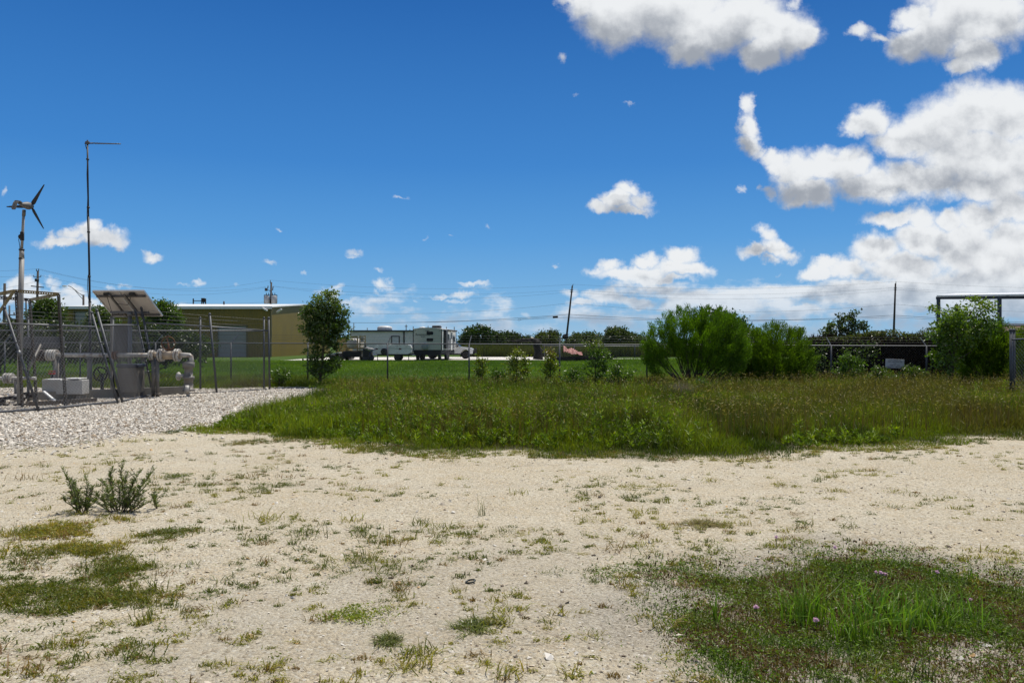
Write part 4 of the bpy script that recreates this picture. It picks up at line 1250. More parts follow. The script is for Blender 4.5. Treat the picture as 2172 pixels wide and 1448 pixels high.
def yard_things():
    conc = mat('pale_concrete', (0.22, 0.205, 0.175), 0.85, 0, .3, 4, .2, dirt=(.2, .17, .12), dirt_amt=.5)
    # long pale skid beam
    t = thing('skid_beam', 'long pale concrete beam lying under the pipes', 'beam')
    a, b = G(60, 851), G(392, 836); a.z = b.z = .12
    MB().bar(a, b, .25, .26).build('beam', conc, t)
    t.location = (0, 0, 0)
    # white box trough
    d = 22.0
    t = thing('white_trough', 'white rectangular trough with a raised lid under the pipe run', 'trough')
    MB().box(P(131, 821, d) + Vector((0, .2, 0)), (1.12, .4, .40), bevel=.012).build('box', mat('trough_white', (.42, .415, .40), .5, 0, .15, 5, dirt=(.3, .25, .2), dirt_amt=.4), t)
    MB().box(P(152, 803, d) + Vector((0, .2, 0)), (.42, .44, .035), bevel=.008).box(P(110, 805, d) + Vector((0, .2, 0)), (.5, .44, .03)).build('lid', white_m, t)
    bq = P(131, 838, d)
    for s in (-.45, .45): MB().box((bq.x + s, d + .2, .04), (.09, .36, .16)).build('foot', pipe_g, t)
    # red valve on the trough
    v = thing('red_valve', 'small red valve handle standing behind the white trough', 'valve')
    mb = MB(); mb.box(P(110, 792, d + .5), (.20, .06, .05), bevel=.01).box(P(110, 787, d + .5), (.18, .05, .025)).build('handle', mat('red_paint', (0.30, 0.025, 0.025), .5, 0, .2), v)
    q = P(110, 795, d + .5)
    MB().cyl(Vector((q.x, q.y, -.05)), q, .035, n=10).build('stem', dark_m, v)
    # tan cabinet with blue black lid
    d = 23.0
    t = thing('equipment_cabinet', 'squat tan cabinet with dark blue lid under the pipes', 'cabinet')
    q = P(271, 795, d)
    MB().box((q.x, d + .2, (.15 + q.z + .18) / 2 + .02), (.60, .45, q.z + .06), bevel=.015).build('cabinet_body', mat('cabinet_tan', (.12, .105, .085), .6, 0, .15, 4, dirt=(.15, .11, .08), dirt_amt=.4), t)
    MB().box((q.x, d + .2, q.z + .27), (.66, .50, .10), bevel=.02).build('lid', mat('cabinet_blue', (.018, .025, .045), .5), t)
    MB().tube([(q.x - .34, d - .1, q.z + .2), (q.x - .38, d - .1, q.z - .1), (q.x - .33, d - .1, q.z - .4), (q.x - .2, d - .12, .12)], .022, 8).build('hose', black_m, t)
    for sx in (-.24, .24):
        for sy in (.05, .35): MB().box((q.x + sx, d + sy, .03), (.07, .07, .22)).build('foot', dark_m, t)
    # tall grey control cabinet behind the pipe
    d = 25.2
    t = thing('control_cabinet', 'tall grey control cabinet in a pipe frame under the solar panel', 'cabinet')
    a, b = P(246, 687, d), P(276, 752, d)
    MB().box(((a.x + b.x) / 2, d, (a.z + b.z) / 2), (abs(b.x - a.x), .28, a.z - b.z), bevel=.012).build('cabinet_body', mat('cabinet_grey', (.055, .055, .057), .5, .1, .15, 4), t)
    MB().box(((a.x + b.x) / 2, d - .145, (a.z + b.z) / 2), (abs(b.x - a.x) - .06, .02, a.z - b.z - .08), bevel=.006).build('door', mat('cabinet_grey', (.20, .20, .20)), t)
    mb = MB()
    for px in (236.5, 273.5):
        q = P(px, 671, d + .2); mb.bar((q.x, q.y, -.05), q, .055, .055)
    mb.bar(P(235.5, 671, d + .2), P(274.5, 671, d + .2), .055, .055)
    mb.build('pipe_frame', pipe_g, t)
    # flat gauge panel further left
    d = 25.0
    t = thing('low_panel_rack', 'wide low grey panel on legs behind the turbine mast', 'panel')
    a, b = P(54, 714, d), P(133, 738, d)
    MB().box(((a.x + b.x) / 2, d, (a.z + b.z) / 2), (b.x - a.x, .25, a.z - b.z), bevel=.01).build('panel_box', mat('panel_grey', (.09, .09, .094), .5, .1, .15, 4), t)
    MB().bar(P(52, 727.5, d - .16), P(134, 727.5, d - .16), .03).build('panel_rail', galv, t)
    for px in (60, 128): q = P(px, 738, d); MB().bar((q.x, d, -.05), q, .05).build('leg', dark_m, t)
    # loose timber leaning
    d = 21.0
    t = thing('leaning_pole', 'pale pipe leaning behind the wide gate leaf', 'pole')
    MB().cyl(P(61, 783, d), P(86, 731, d + .8), .028, n=10).build('shaft', pipe_g, t)
    t = thing('short_plank', 'short white plank lying slanted at the foot of the gate', 'plank')
    MB().bar(P(93, 830, 20.6), P(116, 849, 20.2), .06, .03).build('board', white_m, t)
    # black valve wheel behind the pipes
    t = thing('valve_wheel', 'round black handwheel standing behind the gate, beneath the white pipe', 'valve')
    ce = P(213, 793, 24.6)
    mb = MB().tube([ce + Vector((.21 * math.cos(a), 0, .21 * math.sin(a))) for a in np.linspace(0, 2 * math.pi, 24)[:-1]], .028, 8, closed=True)
    for a in (0, 2.09, 4.19): mb.bar(ce, ce + Vector((.2 * math.cos(a), 0, .2 * math.sin(a))), .03)
    mb.build('wheel', black_m, t)
    MB().cyl(ce + Vector((0, .1, 0)), Vector((ce.x, ce.y + .1, -.05)), .05, n=10).build('stand', dark_m, t)
    # dark clutter low by the gate at the left edge
    t = thing('scrap_pile', 'dark metal scrap heaped on the gravel behind the left gate', 'scrap')
    mb = MB(); r_ = random.Random(4)
    for i in range(16):
        q = P(r_.uniform(-20, 60), 862, 20.4 + r_.uniform(-.5, .9)); q.z = r_.uniform(.03, .30)
        a = r_.uniform(0, 3.1); l = r_.uniform(.25, .7)
        dv = Vector((math.cos(a), math.sin(a) * .6, r_.uniform(-.15, .15))) * l / 2
        mb.bar(q - dv, q + dv, r_.uniform(.04, .14), r_.uniform(.03, .08))
    mb.build('scrap_metal', mat('scrap', (0.035, 0.03, 0.028), .8, .1, .4, 6), t)
    t = thing('edge_board', 'weathered board along the gravel inside the wide gate', 'board')
    a, b = G(56, 862), G(205, 853); a.z = b.z = .05
    MB().bar(a, b, .06, .14).build('board', mat('weathered_wood', (.16, .13, .10), .9, 0, .35, 7, .3), t)
yard_things()

# ------------------------------------------------------------------ tan metal warehouse
def corrugated(name, parent, a, b, z0, z1, m, pitch=.30, depth=.035, tops=None, holes=()):
    """ribbed sheet wall from a to b, with rectangular openings (u0,u1,z0,z1) left out; tops(u) gives the upper edge"""
    a, b = Vector(a), Vector(b); L = (b - a).length; x_ = (b - a) / L
    n_ = Vector((x_.y, -x_.x, 0))
    us, off = [], []
    k = int(L / pitch)
    for i in range(k):
        u = i * pitch
        us += [u, u + pitch * .62, u + pitch * .70, u + pitch * .92]; off += [0, 0, depth, depth]
    us.append(L); off.append(0)
    mb = MB()
    tp = tops or (lambda u: z1)
    def p3(u, o, z): q = a + x_ * u + n_ * o; return (q.x, q.y, z)
    for i in range(len(us) - 1):
        um = (us[i] + us[i + 1]) / 2
        spans = [(z0, None)]
        for (h0, h1, hz0, hz1) in holes:
            if h0 < um < h1: spans = ([(z0, hz0)] if hz0 > z0 + .01 else []) + [(hz1, None)]
        for (s0, s1) in spans:
            mb.quad(p3(us[i], off[i], s0), p3(us[i + 1], off[i + 1], s0), p3(us[i + 1], off[i + 1], s1 if s1 else tp(us[i + 1])), p3(us[i], off[i], s1 if s1 else tp(us[i])))
    return mb.build(name, m, parent, fix=False)
def warehouse():
    t = thing('metal_warehouse', 'tan ribbed metal warehouse with white low roof behind the fenced yard', 'building')
    tan = mat('tan_sheet', (0.205, 0.146, 0.018), 0.55, 0, .1, .5, dirt=(.12, .09, .04), dirt_amt=.3)
    trim = mat('tan_trim', (0.14, 0.115, 0.045), 0.55, 0, .1, 2)
    roofm = mat('white_roof', (0.74, 0.74, 0.72), 0.5, 0, .06, 1)
    D0 = 92.0; xr = GX(574, D0).x; xl = GX(126, D0).x; DP = 107.0; D1 = 122.0
    ze = P(574, 652, D0).z; zp = P(641, 647.5, DP).z
    # openings of the front
    def hole(p0, p1, ytop): return (GX(p0, D0).x - xl, GX(p1, D0).x - xl, 0, P(p0, ytop, D0).z)
    h1, h2 = hole(462, 523, 691), hole(158, 192, 661)
    corrugated('wall', t, (xl, D0, 0), (xr, D0, 0), 0, ze, tan, holes=(h1, h2))
    slope = lambda u: ze + (zp - ze) * (1 - abs(u - (DP - D0)) / (DP - D0))
    corrugated('wall', t, (xr, D0, 0), (xr, D1, 0), 0, ze, tan, depth=.012, tops=slope)
    corrugated('wall', t, (xl, D1, 0), (xl, D0, 0), 0, ze, tan, tops=slope)
    corrugated('wall', t, (xr, D1, 0), (xl, D1, 0), 0, ze, tan)
    mb = MB(); o = .25
    mb._add([(xl - o, D0 - o, ze), (xr + o, D0 - o, ze), (xr + o, DP, zp + .02), (xl - o, DP, zp + .02), (xl - o, D1 + o, ze), (xr + o, D1 + o, ze),
             (xl - o, D0 - o, ze + .14), (xr + o, D0 - o, ze + .14), (xr + o, DP, zp + .16), (xl - o, DP, zp + .16), (xl - o, D1 + o, ze + .14), (xr + o, D1 + o, ze + .14)],
            [(0, 1, 2, 3), (3, 2, 5, 4), (6, 7, 8, 9), (9, 8, 11, 10), (0, 1, 7, 6), (4, 5, 11, 10), (1, 2, 8, 7), (2, 5, 11, 8), (0, 3, 9, 6), (3, 4, 10, 9)])
    mb.build('roof', roofm, t)
    MB().box(((xl + xr) / 2, D0 - .22, ze - .09), (xr - xl + .4, .14, .18)).build('gutter', roofm, t)
    MB().box((xr + .06, D0 - .05, ze / 2), (.16, .16, ze)).build('corner_trim', trim, t)
    doorm = mat('door_blue_grey', (0.27, 0.28, 0.265), 0.5, 0, .08, 2)
    for (u0, u1, z0, z1) in (h1, h2):
        dr = MB()
        n = max(6, int(z1 / .5))
        for i in range(n): dr.box((xl + (u0 + u1) / 2, D0 + .12, z1 * (i + .5) / n), (u1 - u0, .05, z1 / n - .02))
        o_ = dr.build('roller_door', doorm, t)
        fr = MB(); fr.box((xl + u0 - .06, D0 - .02, z1 / 2), (.12, .12, z1)); fr.box((xl + u1 + .06, D0 - .02, z1 / 2), (.12, .12, z1)); fr.box((xl + (u0 + u1) / 2, D0 - .02, z1 + .06), (u1 - u0 + .24, .12, .12))
        fr.build('frame', trim, o_)
    lm = mat('lamp_housing', (.62, .62, .60), .4, .1, .05)
    for (c, rz) in ((P(562, 656, D0 - .35), .5), (P(584, 659, D0 + 1.0) + Vector((.45, 0, 0)), -.6), (P(644, 669, DP) + Vector((.5, 0, 0)), 0)):
        MB().box(c, (.75, .30, .22), Matrix.Rotation(rz, 3, 'Y'), bevel=.05).build('wall_lamp', lm, t)
    mb = MB()
    mb.cyl((P(475, 646, 103).x, 103, zp - .5), (P(475, 646, 103).x, 103, zp + .35), .10, n=10)
    mb.build('roof_vent', dark_m, t)
warehouse()

# ------------------------------------------------------------------ utility poles and wires
def pole(name, label, px0, py0, px1, py1, d, r=.15, cross=(), group='utility poles', lean_d=0):
    t = thing(name, label, 'utility pole', group=group)
    a = P(px0, py0, d); a.z = -.2
    b = P(px1, py1, d)
    MB().tube([a, (a + b) / 2, b], [r * 1.2, r, r * .78], 12).build('shaft', wood_m, t)
    return t, a, b
DPW = 124.0
poleA, aA, bA = pole('utility_pole', 'dark wooden pole leaning right beyond the long fence', 1197.5, 750, 1214, 606, DPW)
MB().box(aA + (bA - aA) * .62 + Vector((0, -.2, 0)), (.1, .1, .1)).build('clamp', dark_m, poleA)
MB().cyl(P(1214, 607, DPW), P(1216, 602.5, DPW), .05, n=8).build('insulator', dark_m, poleA)
mb = MB(); mb.ellip(P(1199, 714, DPW - .2), (.5, .3, .45)).build('cable_bundle', black_m, poleA)
for y_ in (615, 618.5): MB().bar(P(1209, y_, DPW - .2), P(1216, y_, DPW - .2), .09).build('insulator_arm', dark_m, poleA)
poleB, aB, bB = pole('utility_pole', 'upright brown wooden pole beside the open steel canopy', 1894, 752, 1899.5, 601, DPW - 4)
MB().cyl(P(1900, 602, DPW - 4), P(1900.5, 597, DPW - 4), .05, n=8).build('insulator', dark_m, poleB)
for y_ in (610, 614): MB().bar(P(1896, y_, DPW - 4.2), P(1902, y_, DPW - 4.2), .09).build('insulator_arm', dark_m, poleB)
poleC, aC, bC = pole('transformer_pole', 'short dark pole with two grey transformer cans above the warehouse roof', 571.5, 752, 575.5, 598.5, DPW, .17)
MB().cyl(P(573, 600, DPW - .2), P(573.6, 594, DPW - .2), .05, n=8).build('insulator', dark_m, poleC)
for x_ in (566, 581.5):
    MB().lathe([(.40, -1.15), (.46, -1.1), (.46, .0), (.40, .04), (.2, .1), (.12, .14)], P(x_, 628.5, DPW - .3), (0, 0, 1), 18).build('transformer_can', mat('transformer_grey', (.30, .31, .32), .5, .1, .1), poleC)
mb = MB(); mb.bar(P(560, 626, DPW + .4), P(588, 626, DPW + .4), .12)
for x_ in (560.5, 587.5): mb.bar(P(x_, 626, DPW + .4), P(x_, 642, DPW + .4), .09)
for x_ in (565, 570, 578, 583): mb.cyl(P(x_, 626, DPW), P(x_, 621, DPW), .06, n=6)
mb.build('crossarm', dark_m, poleC)
mb = MB(); mb.bar(P(565, 614, DPW), P(574, 617, DPW), .1); mb.cyl(P(564.5, 617, DPW), P(564.5, 611, DPW), .22, n=10); mb.cyl(P(568, 612, DPW), P(568.6, 606, DPW), .07, n=8); mb.cyl(P(578, 616, DPW), P(579.5, 607, DPW), .07, n=8)
mb.build('cutout', dark_m, poleC)
DQ = 104.0
poleD, aD, bD = pole('utility_pole', 'tall wooden pole with a crossarm left of the turbine frame', 76, 742, 80.5, 574, DQ, .16)
mb = MB(); mb.bar(P(66, 606.5, DQ), P(93, 609.5, DQ), .13); mb.build('crossarm', wood_m, poleD)
for x_, y_ in ((77.3, 572), (82, 571.5)): MB().cyl(P(x_, y_ + 3, DQ), P(x_, y_ - 1.5, DQ), .05, n=8).build('insulator', dark_m, poleD)
for s, x_ in ((-1, 71.5), (1, 86.5)): MB().tube([P(79, 588, DQ), P(x_, 587, DQ), P(x_ + s * .3, 583.5, DQ)], .05, 6).build('insulator', dark_m, poleD)
MB().cyl(P(78, 597, DQ - .2), P(78.3, 591, DQ - .2), .25, n=12).build('cutout', dark_m, poleD)
poleE, aE, bE_ = pole('utility_pole', 'bare dark pole stub at the left picture edge', 8.5, 760, 10, 601, 80, .15)
poleF, aF, bF_ = pole('utility_pole', 'thin dark pole between the legs of the angle iron frame', 57, 750, 55, 632, 112, .12)
mb = MB(); mb.bar(P(50, 633, 111.8), P(60, 637, 111.8), .12); mb.build('crossarm', dark_m, poleF)
lamp = thing('street_lamp', 'wooden pole with a curved lamp arm reaching left above the warehouse roof', 'street lamp')
dl = 124.5
MB().cyl(Vector((P(177, 700, dl).x, dl, -.2)), P(177, 625, dl), .15, n=12).build('pole', wood_m, lamp)
MB().tube([P(176.5, 627, dl), P(168, 622, dl), P(157, 613, dl), P(150, 608, dl), P(145, 606.5, dl)], .06, 8).tube([P(176, 635, dl), P(166, 624, dl), P(157, 613, dl)], .045, 8).build('lamp_arm', galv, lamp)
MB().ellip(P(137, 606.6, dl), (.42, .22, .12)).build('lamp_head', mat('lamp_head_white', (.7, .7, .7), .4), lamp)

def wire(label, spans, r=.012, name='power_line', cat='wire', group='overhead lines strung between the poles', m=None):
    mb = MB()
    for (a, b, sag) in spans: mb.tube(line(a, b, 22, sag), r, 5, caps=False)
    o = mb.build(name, m or black_m, None, fix=False)
    return setp(o, label, cat, group)
farR = P(2500, 610, 118)
eR = lambda y_: P(2620, y_, 117)
cA = lambda x_, y_: P(x_, y_, DPW); cB = lambda x_, y_: P(x_, y_, DPW - 4)
wire('topmost thin line running over all the pole tips', [(P(77.3, 570.5, DQ), P(573.6, 594, DPW - .2), 2.0), (P(573.6, 594, DPW - .2), cA(1216, 603), 1.0), (cA(1216, 603), cB(1900.5, 597), .9), (cB(1900.5, 597), eR(600), .9)], .010)
wire('second thin line just below the pole tips', [(P(-300, 560, 95), P(82, 570, DQ), .6), (P(82, 570, DQ), P(564, 608, DPW), 1.6), (P(579.5, 607, DPW), cA(1210, 615), 1.0), (cA(1210, 615), cB(1897, 610), .9), (cB(1897, 610), eR(615), .9)], .010)
wire('third thin line, on the lower insulators of the poles', [(P(-300, 572, 95), P(86.5, 584, DQ), .5), (P(86.5, 584, DQ), P(564, 609.5, DPW), 1.8), (P(579.5, 607.5, DPW), cA(1215, 618.5), 1.5), (cA(1215, 618.5), cB(1902, 614), 1.3), (cB(1902, 614), eR(620), .9)], .010)
wire('single line halfway up the poles', [(P(88, 601, DQ), P(574, 640, DPW), 1.2), (P(574, 655, DPW), cA(1209, 642.5), 1.2), (cA(1209, 642.5), cB(1896.5, 645), 1.3), (cB(1896.5, 645), eR(652), 1)], .013)
wire('thick black cable low on the poles', [(P(574, 680, DPW), cA(1206, 666.5), .75), (cA(1206, 666.5), cB(1895.5, 668.5), .85), (cB(1895.5, 668.5), eR(690), .5)], .028)
wire('lowest black cable, just under the thick cable', [(P(574, 682, DPW), cA(1205, 673), .45), (cA(1205, 673), cB(1895, 672.5), .55), (cB(1895, 672.5), eR(694), .4)], .020)
wire('line running left from the crossarm pole at the left edge', [(P(-300, 630, 90), P(79, 596.5, DQ), .8)], .012)
wire('slack line under the angle iron frame reaching the lamp pole', [(P(-200, 590, 90), P(56, 633, 112), 1.0), (P(56, 640, 112), P(176, 650, dl), 1.1)], .018)
box = thing('cable_splice_box', 'small black splice box hanging on the thick cable left of the leaning pole', 'splice box')
MB().box(P(1178, 672, DPW - .1), (.85, .28, .30), Matrix.Rotation(-.06, 3, 'Y'), bevel=.06).build('housing', black_m, box)
MB().tube([P(1172, 671, DPW - .1), P(1150, 673.5, DPW - .1), P(1110, 676, DPW - .1), P(1101, 680, DPW - .1), P(1098, 679, DPW - .1), P(1100, 676.5, DPW - .1), P(1106, 676, DPW - .1)], .022, 6).build('cable_loop', black_m, box)

# switchgear and low things behind the yard at far left
def switchgear():
    t = thing('switchgear_rack', 'dark electrical rack of posts and crossbars seen under the angle iron frame', 'switchgear')
    d = 86
    for px, yt in ((20, 648), (36, 655), (89, 652), (98, 660)): q = P(px, yt, d); MB().cyl((q.x, d, -.1), q, .09, n=8).build('rack_post', dark_m, t)
    for y_ in (668, 677): MB().bar(P(14, y_, d), P(123, y_, d), .11).build('crossbar', dark_m, t)
    for px in (73, 111): MB().box(P(px, 662, d - .3), (.8, .5, .35), bevel=.05).build('breaker_box', black_m, t)
    for px in (30, 52, 64, 86, 94, 120): MB().lathe([(.06, 0), (.10, .08), (.06, .14), (.10, .2), (.06, .28)], P(px, 667, d), (0, 0, 1), 8).build('insulator', mat('porcelain', (.4, .4, .42), .3), t)
    s = thing('low_white_shed', 'low white roofed shed behind the turbine frame', 'shed')
    d = 95
    a, b = P(20, 676, d), P(122, 676, d)
    MB().box(((a.x + b.x) / 2, d + 3, a.z / 2 - .1), (b.x - a.x - .4, 5.6, a.z - .2)).build('wall', mat('shed_wall', (.18, .17, .14), .8, 0, .2, 2), s)
    MB().box(((a.x + b.x) / 2, d + 3, a.z - .1), (b.x - a.x, 6.2, .22)).build('roof', white_m, s)
switchgear()
def roof_gear():
    """pumping unit seen above the warehouse roof"""
    t = thing('lifting_frame', 'small dark steel frame showing above the warehouse roof', 'frame')
    d = 130
    for px, yt in ((410, 633), (428, 632), (431.5, 632), (436, 633)): q = P(px, yt, d); MB().bar((q.x, d, -.1), q, .16).build('frame_post', dark_m, t)
    MB().bar(P(410, 638, d), P(432, 638, d), .12).build('crossbar', dark_m, t)
    MB().box(P(432, 636.5, d), (.5, .4, .7), bevel=.12).build('motor', black_m, t)
roof_gear()

# ------------------------------------------------------------------ white building with a flat roof behind the vehicles
def office():
    t = thing('white_building', 'long low white building with a dark roof edge behind the vehicles', 'building')
    d = 104.0
    wm = mat('white_siding', (0.70, 0.69, 0.67), 0.6, 0, .08, 1, dirt=(.3, .27, .22), dirt_amt=.25)
    a, b = P(742, 703, d), P(892, 705, d)
    zt = a.z; xl, xr = a.x, b.x
    mb = MB()
    n = 9
    mb.box(((xl + xr) / 2, d + 4, zt / 2), (xr - xl, 8, zt))
    mb.build('wall', wm, t)
    mb = MB()
    for i in range(1, n): mb.box(((xl + xr) / 2, d - .012, zt * i / n), (xr - xl - .02, .02, .03))
    mb.build('siding_seam', mat('siding_seam', (.50, .50, .49), .6), t)
    MB().box(((xl + xr) / 2, d + 4, zt + .08), (xr - xl + .5, 8.5, .20)).build('roof', mat('roof_edge', (.05, .055, .065), .7), t)
    x0, x1, zt2 = P(832, 714, d).x, P(846, 714, d).x, P(832, 714, d).z
    MB().box(((x0 + x1) / 2, d - .03, zt2 / 2), (x1 - x0, .06, zt2)).build('door', mat('office_door', (.56, .57, .60), .5), t)
    fr = MB(); fr.box((x0 - .06, d - .05, zt2 / 2), (.12, .1, zt2)); fr.box((x1 + .06, d - .05, zt2 / 2), (.12, .1, zt2)); fr.box(((x0 + x1) / 2, d - .05, zt2 + .06), (x1 - x0 + .24, .1, .12)); fr.build('door_frame', dark_m, t)
    MB().box((P(857, 720, d).x, d - .05, zt / 2), (.16, .1, zt)).build('downpipe', dark_m, t)
    MB().lathe([(1.0, 0), (1.0, .45), (.92, .62), (.6, .70), (.01, .72)], P(816, 702.3, d + 2), (0, 0, 1), 20).build('roof_dome', white_m, t)
office()
# thin far poles
fp = [(739.5, 686), (750.5, 685), (779, 695), (811, 692), (837.5, 702), (861.5, 688), (869.5, 698), (876.5, 692), (908, 691), (947, 693), (963.5, 693)]
for i, (px, yt) in enumerate(fp):
    d = 230.0
    a = GX(px, d); a.z = -.5
    mb = MB().cyl(a, P(px, yt, d), .16, .11, n=6)
    if px == 861.5: mb.bar(P(px - 3, yt + 4, d), P(px + 3, yt + 4, d), .2)
    o = mb.build('far_pole', wood_m)
    setp(o, 'tiny distant pole rising above the white building and trailers', 'utility pole', 'distant poles on the horizon')

# ------------------------------------------------------------------ travel trailer
def rounded(w, h, r, n=5):
    out = []
    for cx, cy, a0 in ((w / 2 - r, h / 2 - r, 0), (-w / 2 + r, h / 2 - r, 90), (-w / 2 + r, -h / 2 + r, 180), (w / 2 - r, -h / 2 + r, 270)):
        for i in range(n + 1):
            a = R(a0 + 90 * i / n); out.append((cx + r * math.cos(a), cy + r * math.sin(a)))
    return out
def text(body, size, mt, parent, loc, rot, name='lettering', align='CENTER', sx=1.0):
    c = bpy.data.curves.new(name, 'FONT'); c.body = body; c.size = size; c.align_x = align; c.align_y = 'CENTER'; c.extrude = .002
    o = bpy.data.objects.new(name, c); COL.objects.link(o); o.parent = parent; o.location = loc; o.rotation_euler = rot; o.scale = (sx, 1, 1)
    c.materials.append(mt)
    dg = bpy.context.evaluated_depsgraph_get()
    me = bpy.data.meshes.new_from_object(o.evaluated_get(dg))
    m2 = bpy.data.objects.new(name, me); COL.objects.link(m2)
    m2.parent = parent; m2.location = loc; m2.rotation_euler = rot; m2.scale = (sx, 1, 1)
    bpy.data.objects.remove(o)
    return m2
def wheel(parent, c, axd, r, w, rimcol=None, name='wheel'):
    c = Vector(c); ax = Vector(axd).normalized()
    ty = MB().lathe([(r * .55, -w / 2), (r * .9, -w / 2), (r, -w * .3), (r, w * .3), (r * .9, w / 2), (r * .55, w / 2)], c, ax, 22).build(name, black_m, parent)
    mb = MB().lathe([(.03, -w * .35), (r * .5, -w * .40), (r * .57, -w * .52), (r * .57, w * .52), (r * .5, w * .40), (.03, w * .35)], c, ax, 18)
    for i in range(5):
        a = 2 * math.pi * i / 5; u = ax.orthogonal().normalized(); v = ax.cross(u); q = (u * math.cos(a) + v * math.sin(a)) * r * .3
        for s in (-1, 1): mb.cyl(c + q + ax * s * w * .38, c + q + ax * s * w * .47, r * .09, n=6)
    mb.build('rim', rimcol or mat('rim_silver', (.45, .45, .46), .4, .5, .1), ty)
    return ty
def rv():
    d = 71.0
    x0, x1 = GX(876, d).x, GX(937.5, d).x
    W = x1 - x0; L = 7.4
    t = thing('travel_trailer', 'grey green travel trailer seen from behind with two dark rounded rear windows', 'travel trailer', ((x0 + x1) / 2, d, .05), -R(5.5))
    zb, zt = .95, P(900, 696, d).z - .05
    body = mat('trailer_grey_green', (0.40, 0.42, 0.36), 0.45, 0, .07, 1.5)
    whit = mat('trailer_white', (0.74, 0.74, 0.70), 0.45, 0, .07, 2, dirt=(.3, .27, .2), dirt_amt=.4)
    prof = [(-W / 2, zb), (W / 2, zb), (W / 2, zt - .12), (W / 4, zt - .03), (0, zt), (-W / 4, zt - .03), (-W / 2, zt - .12)]
    MB().prism(prof, .03, L, 'y').build('body', whit, t)
    MB().prism([(p[0] * .996, p[1] + (.02 if p[1] == zb else -.005)) for p in prof], -.02, .03, 'y').build('rear_wall', body, t)
    ro = [(-W / 2 - .04, zt - .11), (-W / 4, zt - .015), (0, zt + .015), (W / 4, zt - .015), (W / 2 + .04, zt - .11), (W / 2 + .04, zt - .05), (W / 4, zt + .045), (0, zt + .07), (-W / 4, zt + .045), (-W / 2 - .04, zt - .05)]
    MB().prism(ro, -.05, L + .05, 'y').build('roof', white_m, t)
    for z_ in (P(912, 706.5, d).z - .05, P(912, 720.5, d).z - .05):
        cx = (912 - 906.7) * d / F
        o = MB().prism([(cx + p[0], z_ + p[1]) for p in rounded(.62, .30, .12)], -.045, -.015, 'y').build('rear_window', glass_m, t)
    # corner trims, marker lights
    for s in (-1, 1): MB().box((s * (W / 2 - .005), -.012, (zb + zt) / 2 - .06), (.07, .06, zt - zb - .14)).build('corner_trim', dark_m, t)
    for x_ in (-W / 2 + .18, -.16, -.02, .12, W / 2 - .18): MB().box((x_, -.035, zt - .22), (.09, .03, .045), bevel=.01).build('marker_light', mat('marker_red', (.10, .012, .01), .3), t)
    MB().box((-.02, -.04, zt - .30), (.12, .05, .06), bevel=.01).build('camera_housing', black_m, t)
    for s in (-1, 1): MB().box((s * (W / 2 - .22), -.035, zb + .55), (.26, .03, .07), bevel=.01).build('tail_light', mat('marker_red', (.10, .012, .01), .3), t)
    lm = mat('decal_black', (.012, .012, .014), .5)
    text('Rosewood', .32, lm, t, (-.45, -.024, P(890, 709.5, d).z - .05), (R(90), 0, 0), sx=.95)
    text('SERIES', .14, lm, t, (-.40, -.024, P(890, 714, d).z - .05), (R(90), 0, 0))
    # lower skirt and black underside
    MB().box((0, .6, zb - .17), (W * .96, 1.2, .32)).build('rear_skirt', black_m, t)
    MB().box((0, L / 2, zb - .20), (W * .92, L * .98, .38)).build('chassis', black_m, t)
    MB().box((0, .12, zb - .42), (W * .9, .12, .12)).build('bumper', dark_m, t)
    # spare wheel under a pale round cover
    cz = P(901.5, 734, d).z - .05; cx = (901.5 - 906.7) * d / F
    sp = MB().lathe([(.30, -.02), (.32, .04), (.32, .16), (.28, .19), (.01, .20)], (cx, -.03, cz), (0, -1, 0), 24).build('spare_wheel_cover', mat('cover_grey', (.22, .26, .26), .5, 0, .3, 5), t)
    MB().tube([(cx + .315 * math.cos(a), -.15, cz + .315 * math.sin(a)) for a in np.linspace(0, 2 * math.pi, 26)[:-1]], .022, 6, closed=True).build('cover_rim', whit, sp)
    for s in (-1, 1):
        for y_ in (2.9, 3.8): wheel(t, (s * (W / 2 - .14), y_, .36), (1, 0, 0), .36, .22)
        wheel(t, (s * (W / 2 - .3), .55, .33), (1, 0, 0), .33, .22)
    # side: slide-out, awning, entry door details seen at a grazing angle
    MB().box((W / 2 + .12, 1.35, (zb + zt) / 2), (.24, .9, zt - zb - .25), bevel=.02).build('slide_out', mat('slide_dark', (.03, .03, .032), .5, 0, .2), t)
    MB().cyl((W / 2 + .16, 2.1, zt - .14), (W / 2 + .16, L - .2, zt - .14), .07, n=12).build('awning_roll', mat('awning_black', (.03, .03, .03), .8), t)
    for y_ in (2.15, L - .25): MB().box((W / 2 + .10, y_, (zb + zt) / 2), (.05, .06, zt - zb - .3)).build('awning_arm', dark_m, t)
    MB().box((W / 2 + .016, L / 2 + .5, zb + .55), (.03, L - 2.6, .95)).build('side_band', mat('band_grey', (.15, .15, .15), .5, 0, .2), t)
    dr = MB().box((W / 2 + .03, 4.9, (zb + zt) / 2 - .1), (.05, .72, 1.85), bevel=.02).build('door', whit, t)
    MB().box((W / 2 + .065, 4.9, (zb + zt) / 2 + .35), (.02, .42, .6), bevel=.008).build('door_window', glass_m, dr)
    for y_, z_ in ((3.2, zt - .75), (6.4, zt - .95)): MB().box((W / 2 + .035, y_, z_), (.03, .9, .5), bevel=.012).build('side_window', glass_m, t)
    MB().box((.35, 2.6, zt + .16), (.75, 1.0, .28), bevel=.08).build('air_conditioner', black_m, t)
    for x_, y_ in ((-.75, 1.4), (.1, 5.2)): MB().lathe([(.30, 0), (.30, .10), (.22, .15), (.02, .17)], (x_, y_, zt + .0), (0, 0, 1), 16).build('roof_vent', white_m, t)
rv()

